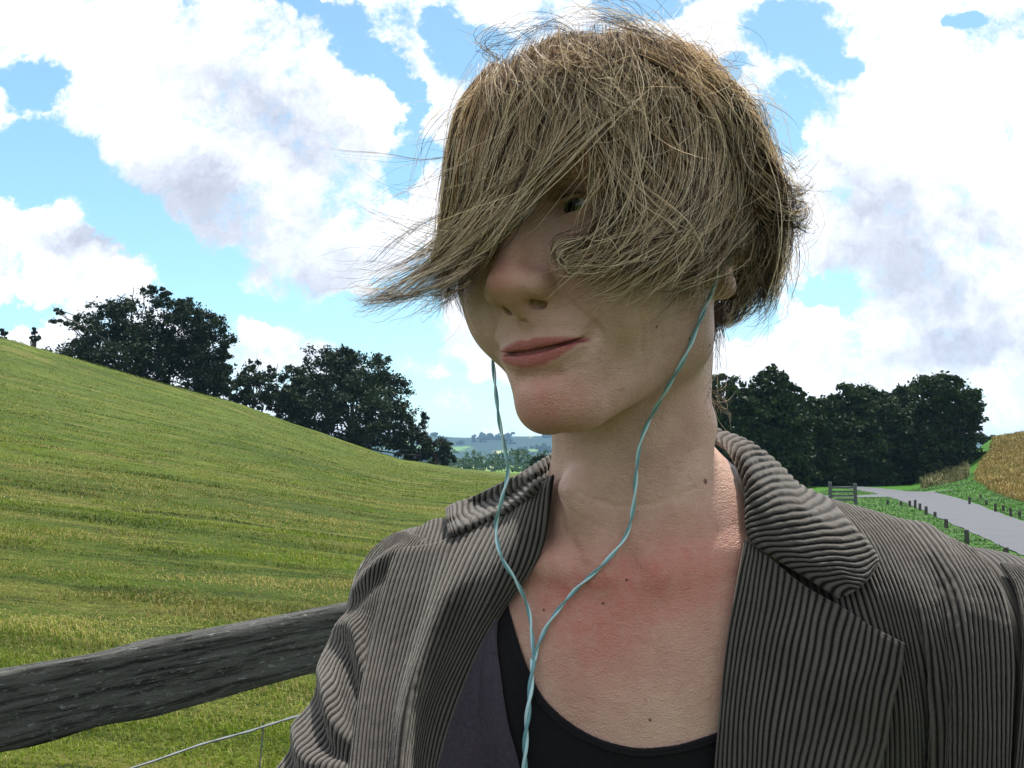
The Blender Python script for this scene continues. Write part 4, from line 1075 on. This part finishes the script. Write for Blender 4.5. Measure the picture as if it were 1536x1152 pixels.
def marched(guides,fn=head_only):
    G=np.array(guides,float);p=march(G[...,0],G[...,1],fn,np.where(G[...,2]>300,5,G[...,2])).reshape(G.shape)
    p=np.where((G[...,2]>300)[...,None],P(G[...,0],G[...,1],G[...,2]/1000),p)
    return p
def lock(G3,n,seed,clumps=60,spread=.06,wav=1.5,tone=(.55,.2),rad=(.00007,.00019),conv=.93,lift=4.0,fray=3.0,curl=0,tip=.35,lens=(.75,1.0),root=(0,.06),edge=0,freq=14.):
    """n strands flowing along the sheet spanned by the 3-D guides G3 (guide, point, xyz)"""
    rg=np.random.default_rng(seed)
    ng,K,_=G3.shape
    cs=rg.random(clumps)*(1+2*edge)-edge;cl=rg.random(clumps);ct=rg.normal(size=clumps);cfr=rg.normal(size=(clumps,3))
    ci=rg.integers(0,clumps,n)
    s0=cs[ci]+rg.normal(size=n)*spread
    t0=root[0]+rg.random(n)*(root[1]-root[0]);t1=lens[0]+(lens[1]-lens[0])*rg.random(n)*(.7+.3*cl[ci]);t1=np.maximum(t1,t0+.15)
    T=t0[:,None]+(t1-t0)[:,None]*np.linspace(0,1,HK)[None]
    k=T**1.6*conv
    S=np.clip(cs[ci][:,None]+(s0-cs[ci])[:,None]*(1-k),-.08,1.08)
    # bicubic evaluation
    def cr1(P_,x):
        m_=len(P_);x=np.clip(x,0,1)*(m_-1-1e-9);i=x.astype(int);f=(x-i)
        return i,f
    Gd=cat_rom(G3,41)                       # (41,K,3)
    Gd=np.swapaxes(cat_rom(np.swapaxes(Gd,0,1),61),0,1)   # (41,61,3)
    a=np.clip(S,0,1)*40*(1-1e-9);b=np.clip(T,0,1)*60*(1-1e-9);ai=a.astype(int);bi=b.astype(int);af=(a-ai)[...,None];bf=(b-bi)[...,None]
    p=(Gd[ai,bi]*(1-af)+Gd[ai+1,bi]*af)*(1-bf)+(Gd[ai,bi+1]*(1-af)+Gd[ai+1,bi+1]*af)*bf
    du=Gd[-1,30]-Gd[0,30];du/=np.linalg.norm(du)+1e-9
    p=p+du*((S-np.clip(S,0,1))*.08)[...,None]
    nrm=p-h2w(np.array([0,0,30.]));nrm/=np.linalg.norm(nrm,axis=2,keepdims=True)
    L=rg.random(n)*lift*(.4+.6*np.sin(np.pi*np.clip(T[:,[HK//2]],0,1)))[:,0]+cl[ci]*lift*.6
    p=p+nrm*(L[:,None]*(1-.5*T))[...,None]/1000
    # clump waves and single-strand stray
    tt=T[...,None]
    for kx,amp,fq in((0,wav,.7),(1,wav*.45,1.7)):
        ph=rg.random((clumps,3))*6.28
        p=p+(np.sin(tt*fq*6.28+ph[ci][:,None,:])*amp*(.35*tt+.9*np.sin(np.pi*tt*.62)**1.5))/1000
    ph=rg.random((n,3))*6.28;am=rg.gamma(1.2,1.0,size=(n,1,1))*fray
    p=p+np.sin(tt*(2.+3.*rg.random((n,1,1)))+ph[:,None,:])*am*(.15+tt**1.3)/1000
    if curl: 
        a_=tt*freq+ph[:,None,:1];p=p+np.concatenate([np.cos(a_),0*a_,np.sin(a_)],-1)*curl*tt/1000
    v=(np.clip(T,0,1))
    R_=(rad[0]+(rad[1]-rad[0])*rg.random(n)**2)[:,None]*np.minimum(1,(1-np.linspace(0,1,HK)[None])*3+.25)
    tn=tone[0]+tone[1]*(1.0*ct[ci]+.65*rg.normal(size=n));z_=rg.random(n)
    tn=np.where(z_<.20,.99,np.where(z_>.60,tn*.35,tn));R_=R_*np.where(z_<.17,1.35,1)[:,None];p=p+nrm*(np.where(z_<.17,.003,0)[:,None]*np.ones((1,HK)))[...,None]
    HP.append(p);HRr.append(R_);HT_.append(np.clip(tn,0,1))
def G(*g): return marched(g)
NH=HAIR_N
A=G([(748,112,6),(722,165,6),(708,230,7),(694,310,9),(654,380,14),(592,424,18),(510,440,22)],
    [(776,96,8),(746,160,8),(724,235,8),(706,310,10),(668,375,14),(610,418,20),(535,450,22)],
    [(815,80,10),(782,150,9),(757,230,9),(735,300,10),(702,360,12),(655,408,16),(590,452,20)],
    [(858,68,12),(830,150,10),(800,235,10),(775,300,10),(745,350,12),(700,395,12),(632,446,16)],
    [(895,64,14),(868,150,11),(838,235,10),(810,295,9),(780,340,10),(742,380,9),(690,412,9)])
lock(A,int(1900*NH),1,44,.035,5,(.62,.28),lift=6,fray=2.2,lens=(.55,1.0))
lock(A,int(750*NH),2,40,.10,6,(.90,.12),lift=9,fray=4.5,rad=(.00007,.00016),lens=(.5,1.0))
B=G([(895,64,14),(890,150,12),(886,230,11),(890,300,10),(888,345,9),(868,382,9),(838,402,8)],
    [(930,65,15),(945,150,14),(945,235,13),(930,305,11),(905,358,10),(872,390,10),(836,404,9)],
    [(965,68,16),(998,150,16),(1004,240,15),(985,315,13),(948,368,11),(905,398,11),(860,408,10)],
    [(1000,80,16),(1042,155,18),(1054,248,17),(1036,325,14),(998,378,12),(955,410,11),(910,416,10)],
    [(1020,88,17),(1066,160,19),(1080,250,18),(1064,330,15),(1032,385,12),(995,415,11),(950,432,10)])
lock(B,int(2200*NH),3,48,.035,7,(.60,.32),lift=7,fray=2.8,lens=(.5,1.0))
lock(B,int(900*NH),4,40,.12,8,(.90,.12),lift=10,fray=5,rad=(.00007,.00017),lens=(.35,1.0),root=(0,.5))
C_=G([(925,300,12),(900,335,11),(872,352,11),(842,362,11),(832,378,11),(840,393,11),(862,398,11)],
     [(935,330,12),(905,352,11),(878,362,11),(856,371,11),(848,382,11),(856,391,11),(880,392,11)],
     [(945,350,11),(915,370,10),(890,378,10),(866,384,10),(850,394,10),(838,403,10),(826,400,10)])
lock(C_,int(260*NH),5,14,.10,1.5,(.75,.18),lift=4,fray=1.5,lens=(.7,1.0),root=(0,.3))
D=G([(1000,80,17),(1046,155,18),(1070,245,18),(1066,328,15),(1045,383,12),(1012,414,11),(972,432,10)],
    [(1030,92,18),(1078,168,20),(1094,258,19),(1085,342,15),(1062,390,12),(1030,415,11),(990,428,10)],
    [(1040,108,17),(1084,185,18),(1098,275,18),(1088,352,16),(1072,392,13),(1050,408,11),(1022,416,10)],
    [(1052,120,18),(1104,198,21),(1124,280,22),(1120,340,20),(1112,378,17),(1098,396,13),(1080,398,10)])
lock(D,int(2300*NH),6,46,.035,8,(.56,.32),lift=7,fray=3.0,lens=(.5,1.0))
lock(D,int(900*NH),7,40,.12,9,(.90,.12),lift=10,fray=5,lens=(.4,1.0),root=(0,.5))
E_=G([(1035,112,18),(1088,180,22),(1118,270,26),(1126,340,24),(1126,385,20),(1122,420,14),(1106,450,8)],
     [(1042,118,20),(1098,190,26),(1132,275,30),(1138,345,28),(1136,395,24),(1124,438,16),(1100,468,8)],
     [(1048,122,22),(1110,200,30),(1145,280,36),(1150,350,36),(1142,404,30),(1124,450,20),(1094,478,12)])
lock(E_,int(1900*NH),8,44,.06,6,(.30,.25),lift=6,fray=2.4,lens=(.6,1.0))
Np=G([(1098,398,588),(1096,412,588),(1092,430,588),(1086,450,588),(1078,468,588),(1072,480,588),(1068,488,588)],[(1128,400,594),(1126,414,594),(1122,430,594),(1114,448,594),(1104,464,593),(1094,476,592),(1084,483,591)])
lock(Np,int(700*NH),88,24,.1,3,(.14,.12),lift=2,fray=1.5,lens=(.8,1.0))
lock(E_,int(350*NH),9,30,.14,7,(.66,.2),lift=7,fray=5,lens=(.4,1.0),root=(0,.5))
# flicked ends at the back
Fk=G([(1090,180,30),(1125,205,36),(1150,235,40),(1165,262,44),(1180,278,46),(1192,272,48),(1198,258,50)],
     [(1110,250,34),(1135,275,38),(1158,295,42),(1172,305,46),(1184,305,48),(1192,295,50),(1196,280,50)],
     [(1120,320,34),(1140,335,38),(1160,345,42),(1174,345,46),(1184,335,48),(1188,322,50),(1188,308,50)])
lock(Fk,int(420*NH),10,22,.10,5,(.42,.25),lift=5,fray=3,lens=(.6,1.0),root=(0,.3))
Bk=G([(990,92,18),(1030,104,22),(1065,128,26),(1092,158,30),(1108,195,32),(1110,235,32),(1096,265,30)],
     [(1040,130,22),(1080,150,28),(1108,175,34),(1130,210,38),(1140,250,38),(1138,290,36),(1120,320,32)])
lock(Bk,int(380*NH),11,26,.2,7,(.55,.25),lift=3,fray=4,lens=(.6,1.0),curl=1.5)
# far side
Gs=G([(760,98,6),(712,150,9),(688,215,10),(678,290,10),(672,365,10),(662,425,12),(648,472,14)],
     [(745,108,6),(700,160,8),(682,225,8),(678,300,8),(680,370,8),(680,430,8),(694,488,8)],
     [(770,100,4),(730,150,4),(704,220,3),(694,300,2),(690,370,2),(690,430,3),(700,480,4)])
lock(Gs,int(900*NH),12,40,.1,3,(.24,.18),lift=2,fray=1.6,lens=(.7,1.0))
# untidy strands over the crown
rg=np.random.default_rng(50)
cg=[]
for k in range(60):
    x0=rg.uniform(760,1060);y0=rg.uniform(70,110)+abs(x0-900)*.12;a0=rg.uniform(.15,2.9);c_=rg.normal()*.35;st_=rg.uniform(14,34)
    pts_=[(x0,y0,16)]
    for j in range(6):
        a0+=c_;x0+=math.cos(a0)*st_;y0+=math.sin(a0)*st_*.9;pts_.append((x0,max(y0,66),15+rg.uniform(0,5)))
    cg.append(pts_)
for k in range(0,60,2):
    g=G(cg[k],[(a+rg.normal()*9,b+rg.normal()*6,c__) for a,b,c__ in cg[k]])
    lock(g,int(48*NH),60+k,9,.3,5,(.86,.14),lift=6,fray=8,rad=(.00007,.00016),lens=(.5,1.0),root=(0,.4))
# longer locks crossing over the others
CR=[[(905,90,16),(960,105,20),(1020,150,22),(1060,215,22),(1070,290,20),(1055,360,16),(1010,420,12)],
 [(880,85,16),(930,110,20),(985,165,21),(1010,240,19),(1000,320,16),(965,385,13),(915,415,11)],
 [(960,80,18),(1010,100,22),(1060,150,24),(1085,220,25),(1090,300,23),(1075,370,18),(1030,415,13)],
 [(1000,110,18),(960,150,18),(900,210,16),(845,270,15),(790,320,15),(735,365,16),(660,405,18)],
 [(940,95,17),(900,140,17),(850,200,15),(805,255,14),(760,300,14),(700,345,16),(610,400,20)],
 [(870,85,16),(835,120,15),(800,175,14),(765,235,13),(735,290,14),(690,350,16),(530,430,24)],
 [(1020,120,20),(1070,150,25),(1110,200,30),(1135,265,33),(1140,330,33),(1125,390,28),(1095,440,18)],
 [(1045,150,22),(1090,190,28),(1110,250,30),(1095,320,26),(1060,370,19),(1010,400,14),(950,415,12)],
 [(930,120,17),(955,190,18),(990,260,18),(1030,320,17),(1065,365,17),(1095,395,17),(1110,415,16)],
 [(850,100,15),(870,170,15),(905,240,15),(950,300,15),(985,350,14),(1000,395,13),(975,425,12)],
 [(1060,200,24),(1050,260,22),(1020,320,19),(975,365,16),(925,390,14),(880,398,13),(845,392,13)],
 [(780,110,12),(790,170,12),(785,240,12),(755,305,13),(715,355,14),(665,395,17),(600,430,20)]]
for k,g in enumerate(CR):
    rg=np.random.default_rng(500+k);o1,o2=rg.normal(size=2)*6
    w_=rg.uniform(10,22)
    g3=G(g,[(a+w_,b+o2,c__+2) for a,b,c__ in g],[(a+2*w_+o1,b-o2,c__) for a,b,c__ in g])
    lock(g3,int(150*NH),520+k,7,.07,5,(rg.uniform(.5,.92),.16),lift=6,fray=3,rad=(.00006,.00016),lens=(.6,1.0),root=(0,.3))
# dome of short top hair linking the crown
Tp=G([(740,112,9),(745,150,10),(750,190,10),(755,230,10),(760,260,10)],[(800,86,12),(803,130,12),(806,175,11),(808,215,11),(810,250,11)],
     [(870,66,15),(872,115,14),(873,160,13),(874,205,12),(874,250,12)],[(940,66,17),(945,115,16),(948,160,15),(950,205,15),(950,250,14)],
     [(985,80,17),(1005,125,17),(1025,170,17),(1030,215,17),(1030,260,16)],[(1035,108,18),(1068,150,19),(1090,195,20),(1095,240,20),(1092,290,19)])
lock(Tp,int(1500*NH),13,90,.02,5,(.86,.22),lift=10,fray=5.5,lens=(.35,1.0),root=(0,.4))  # paler tone paints sunlight on the crown into the strand colour
# single strays in the wind (few guides, each with a handful of hairs)
ST=[([(720,240,12),(690,258,16),(650,275,20),(610,290,24),(570,298,28),(527,296,32)],9,.4),
    ([(690,235,12),(650,243,16),(610,250,22),(570,252,28),(520,240,34),(465,222,40)],4,.35),
    ([(770,320,12),(700,345,16),(650,345,20),(600,325,24),(560,310,28),(530,300,32)],10,.5),
    ([(760,350,12),(690,365,16),(640,360,20),(590,335,24),(550,330,28),(530,345,32)],8,.5),
    ([(740,380,12),(680,390,18),(620,400,22),(570,405,26),(530,402,30),(490,385,34)],8,.45),
    ([(740,375,14),(680,410,18),(620,432,22),(570,440,26),(540,442,30),(508,440,34)],60,.6),
    ([(700,330,14),(660,380,18),(600,425,22),(560,445,26),(530,450,30),(512,448,34)],50,.6),
    ([(720,300,12),(660,330,16),(620,350,20),(585,375,24),(560,410,28),(545,430,32)],14,.5),
    ([(720,420,8),(690,440,10),(672,452,12),(655,462,14),(640,474,16),(632,490,18)],30,.5),
    ([(705,150,12),(672,180,16),(650,215,20),(640,250,24),(640,290,26),(650,325,26)],5,.35),
    ([(775,100,14),(742,82,20),(730,60,26),(750,40,32),(800,26,36),(860,22,36)],14,.6),
    ([(1010,95,20),(985,70,24),(950,45,28),(900,25,32),(850,20,34),(790,40,34)],22,.6),
    ([(1060,130,24),(1030,90,28),(990,60,32),(940,38,34),(880,26,36),(820,28,36)],22,.6),
    ([(870,75,14),(850,48,22),(815,38,30),(770,46,34),(730,72,34),(705,115,30)],16,.6),
    ([(930,72,16),(950,52,24),(930,36,30),(880,40,34),(820,50,32),(760,80,26)],16,.7),
    ([(1040,130,24),(1075,125,28),(1095,115,32),(1103,108,34),(1105,104,36),(1106,100,36)],4,.5),
    ([(1080,170,26),(1110,150,32),(1122,150,36),(1128,165,38),(1126,185,38),(1118,200,36)],22,.35),
    ([(1090,140,26),(1120,160,34),(1135,190,38),(1140,220,40),(1135,250,40),(1125,270,38)],22,.35),
    ([(1150,230,36),(1170,250,42),(1185,262,46),(1192,262,48),(1197,258,50),(1200,252,50)],12,.4),
    ([(1160,330,38),(1178,345,44),(1184,362,46),(1180,380,46),(1172,395,44),(1165,408,42)],16,.3),
    ([(1150,400,34),(1150,425,36),(1140,448,34),(1125,465,30),(1108,480,24),(1092,486,20)],26,.25),
    ([(1072,478,6),(1070,505,4),(1068,530,4),(1064,555,4),(1062,580,4),(1068,600,6)],12,.2),
    ([(1058,570,3),(1066,585,5),(1074,592,8),(1080,600,10),(1084,606,12),(1082,612,12)],10,.85),
    ([(1056,590,3),(1066,600,5),(1072,612,8),(1078,622,10),(1082,632,12),(1080,636,12)],10,.85),
    ([(860,300,12),(845,292,13),(835,295,13),(826,305,13),(822,315,13),(820,330,13)],5,.8),
    ([(760,240,12),(790,262,12),(830,268,12),(870,262,13),(920,262,14),(970,258,16)],5,.9),
    ([(950,180,18),(955,230,18),(990,268,18),(1040,300,18),(1075,320,18),(1100,340,20)],4,.9)]
for k,(g,n_,tn) in enumerate(ST):
    rg=np.random.default_rng(200+k)
    vs=[g]
    for _ in range(2):
        o1,o2,o3,o4=rg.normal(size=4);vs.append([(a+o1*6+o3*3.5*j,b+o2*4+o4*3.5*j,c__) for j,(a,b,c__) in enumerate(g)])
    neck_=g[0][1]>470
    p3=marched(vs,(both if neck_ else head_only))
    lock(p3,max(2,int(n_*1.5)),300+k,max(2,n_//3),.25,3 if n_<30 else 4,(tn,.12),lift=2,fray=4.5 if n_<30 else 3,rad=(.00007,.00013),lens=(.6,1.0),root=(0,.2))
# fine fuzz all around the left and top edge
rg=np.random.default_rng(999);fz=[]
for k in range(int(90*min(NH,1))):
    x0=rg.uniform(690,790);y0=rg.uniform(230,400);L=rg.uniform(60,200);a=math.radians(rg.uniform(150,215));c_=rg.normal()*.25
    pts_=[]
    for j in range(6): pts_.append((x0,y0,12+4*j));x0+=math.cos(a)*L/5;y0-=math.sin(a)*L/5*.6;a+=c_
    fz.append(pts_)
for k in range(int(70*min(NH,1))):
    x0=rg.uniform(760,1080);y0=70+abs(x0-900)**1.5*.02;L=rg.uniform(40,130);a=math.radians(rg.uniform(20,170));c_=rg.normal()*.5
    pts_=[]
    for j in range(6): pts_.append((x0,y0,16+3*j));x0+=math.cos(a)*L/5;y0-=math.sin(a)*L/5*.7;a+=c_
    fz.append(pts_)
p3=marched(fz)
for q_ in p3: 
    HP.append(cat_rom(q_,HK)[None]);HRr.append(np.full((1,HK),.00006));HT_.append(np.array([rg.uniform(.3,.75)]))
# back of the head, other side and the under layer, laid out around the skull itself
rg=np.random.default_rng(4);n=int(7000*NH);clumps=150
cph=rg.uniform(0,2*math.pi,clumps);ci=rg.integers(0,clumps,n);phi=cph[ci]+rg.normal(size=n)*.05
# angle 0 = straight ahead; skip the open face
face=np.cos(phi)>.25
tmax=np.where(face,.78,2.12)+rg.normal(size=n)*.06
tmax=np.where((np.cos(phi)>-.25)&~face,1.55,tmax)
rs=np.sin(phi)>0;cp=np.cos(phi)
tmax=np.where(rs&(cp>.25)&(cp<.8),1.28+.06*rg.normal(size=n),tmax);tmax=np.where(rs&(cp<=.25)&(cp>-.25),1.95+.08*rg.normal(size=n),tmax)
tmax=np.where(cp<-.25,2.5+.09*rg.normal(size=n),tmax)
T=np.linspace(.02,1,HK)[None]*tmax[:,None]
sw=cph[ci][:,None]+(phi-cph[ci])[:,None]*(1-.6*(T/2.1)**1.5)+.25*np.sin(T*1.3)*np.sign(np.sin(phi))[:,None]*0
lay=rg.random(n)[:,None]
ex=np.array([77,97,91.])[None,None]+ (lay*np.where(np.cos(phi)<-.1,13,5)[:,None])[...,None]*np.array([1,1.,.4])
st_=np.sin(np.minimum(T,1.62));q=np.stack([np.sin(sw)*st_,np.cos(sw)*st_,np.where(T<1.5708,np.cos(T),-(T-1.5708)*.95)],-1)*ex
inw=np.clip((T-1.65)/.5,0,1)**2
q[...,0]*=1-.30*inw;q[...,1]*=1-.34*inw
q=q+np.array([0,-6,46.])
for a_,f_ in((2.2,2.),(1.2,5.)):
    ph_=rg.random((clumps,3))*6.28;q=q+np.sin(T[...,None]*f_+ph_[ci][:,None])*a_*T[...,None]/1.5
ph_=rg.random((n,3))*6.28;q=q+np.sin(T[...,None]*3+ph_[:,None])*rg.gamma(1.2,.9,size=(n,1,1))
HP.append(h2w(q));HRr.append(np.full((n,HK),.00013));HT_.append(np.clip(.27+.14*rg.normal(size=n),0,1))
PP=np.concatenate(HP);RR_=np.concatenate(HRr);TT=np.concatenate(HT_)
# keep every strand outside the skin
for it in range(2):
    f_=PP.reshape(-1,3);v=head_only(f_);k=np.where(v<1.6)[0]
    if len(k):
        g_,vv=grad(head_only,f_[k]);f_[k]+=g_*((1.8-vv)/1000)[:,None].clip(0,.02)
    PP=f_.reshape(PP.shape)
print('strands',len(PP))
# the wind has opened the hair over the eye and at the temple
x_,y_,_d=proj(PP.reshape(-1,3));x_=x_.reshape(PP.shape[:2]);y_=y_.reshape(PP.shape[:2])
rg=np.random.default_rng(31)
win=np.array([(800,325),(818,285),(845,272),(884,276),(890,325),(868,350),(835,352),(822,378),(806,402),(760,396),(742,385),(752,362)],float)
tmp=np.array([(700,185),(730,165),(730,215),(717,262),(706,300),(697,312),(696,240)],float)
i1=inpoly(x_.ravel(),y_.ravel(),win).reshape(x_.shape).sum(1);i2=inpoly(x_.ravel(),y_.ravel(),tmp).reshape(x_.shape).sum(1)
frontal=np.arange(len(PP))<len(PP)-n
drop=((i1>0)&(rg.random(len(PP))<.93))|((i2>0)&(rg.random(len(PP))<.80))
drop&=frontal|(i1>0)
lob=np.array([(1062,414),(1085,404),(1114,400),(1110,420),(1088,441),(1064,450)],float)
ld=float(proj(march([1088],[425],head_only,0))[2][0])
i3=(inpoly(x_.ravel(),y_.ravel(),lob).reshape(x_.shape)&(_d.reshape(PP.shape[:2])<ld+.012)).sum(1)
drop|=(i3>0)&(rg.random(len(PP))<.93)
PP=PP[~drop];RR_=RR_[~drop];TT=TT[~drop]
# scalp layer under the strands
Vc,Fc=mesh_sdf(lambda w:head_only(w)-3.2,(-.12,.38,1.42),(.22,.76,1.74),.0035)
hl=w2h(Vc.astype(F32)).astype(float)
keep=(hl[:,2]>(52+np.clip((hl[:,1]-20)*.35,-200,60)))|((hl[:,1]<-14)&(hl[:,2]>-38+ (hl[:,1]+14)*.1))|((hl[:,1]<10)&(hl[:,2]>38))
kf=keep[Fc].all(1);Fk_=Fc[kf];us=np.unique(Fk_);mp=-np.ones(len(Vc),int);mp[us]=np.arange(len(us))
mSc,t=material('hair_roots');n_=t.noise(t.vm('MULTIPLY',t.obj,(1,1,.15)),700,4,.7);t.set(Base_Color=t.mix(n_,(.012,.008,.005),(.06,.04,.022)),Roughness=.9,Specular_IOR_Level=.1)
Vh,Fh=tubes(PP,RR_,3)
tn_=np.repeat(TT,HK*3)
al_=np.tile(np.repeat(np.linspace(0,1,HK),3),len(PP))
tn_=np.clip(tn_+(al_-.4)*.12,0,1)
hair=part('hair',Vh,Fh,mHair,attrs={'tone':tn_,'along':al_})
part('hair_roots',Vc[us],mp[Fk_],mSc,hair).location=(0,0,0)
hair['label']='wind-blown ash blond bob with long fringe'
# ---------------------------------------------------------------- the air
hz=mk('haze',*(lambda a,b:(np.array([(x,y,z) for x in(a[0],b[0]) for y in (a[1],b[1]) for z in(a[2],b[2])]),np.array([[0,1,3,2],[4,6,7,5],[0,4,5,1],[2,3,7,6],[0,2,6,4],[1,5,7,3]])))((-9500,-9500,-75),(9500,9500,130)),None,smooth=False)
m=bpy.data.materials.new('air');m.use_nodes=True;nt=m.node_tree
nt.nodes.remove(nt.nodes['Principled BSDF'])
pv=nt.nodes.new('ShaderNodeVolumePrincipled');pv.inputs['Density'].default_value=HAZE_D;pv.inputs['Color'].default_value=(.38,.66,1,1)
nt.links.new(pv.outputs[0],nt.nodes['Material Output'].inputs['Volume']);hz.data.materials.append(m)
tag(hz,'thin blue summer haze over the valley','haze',kind='stuff')
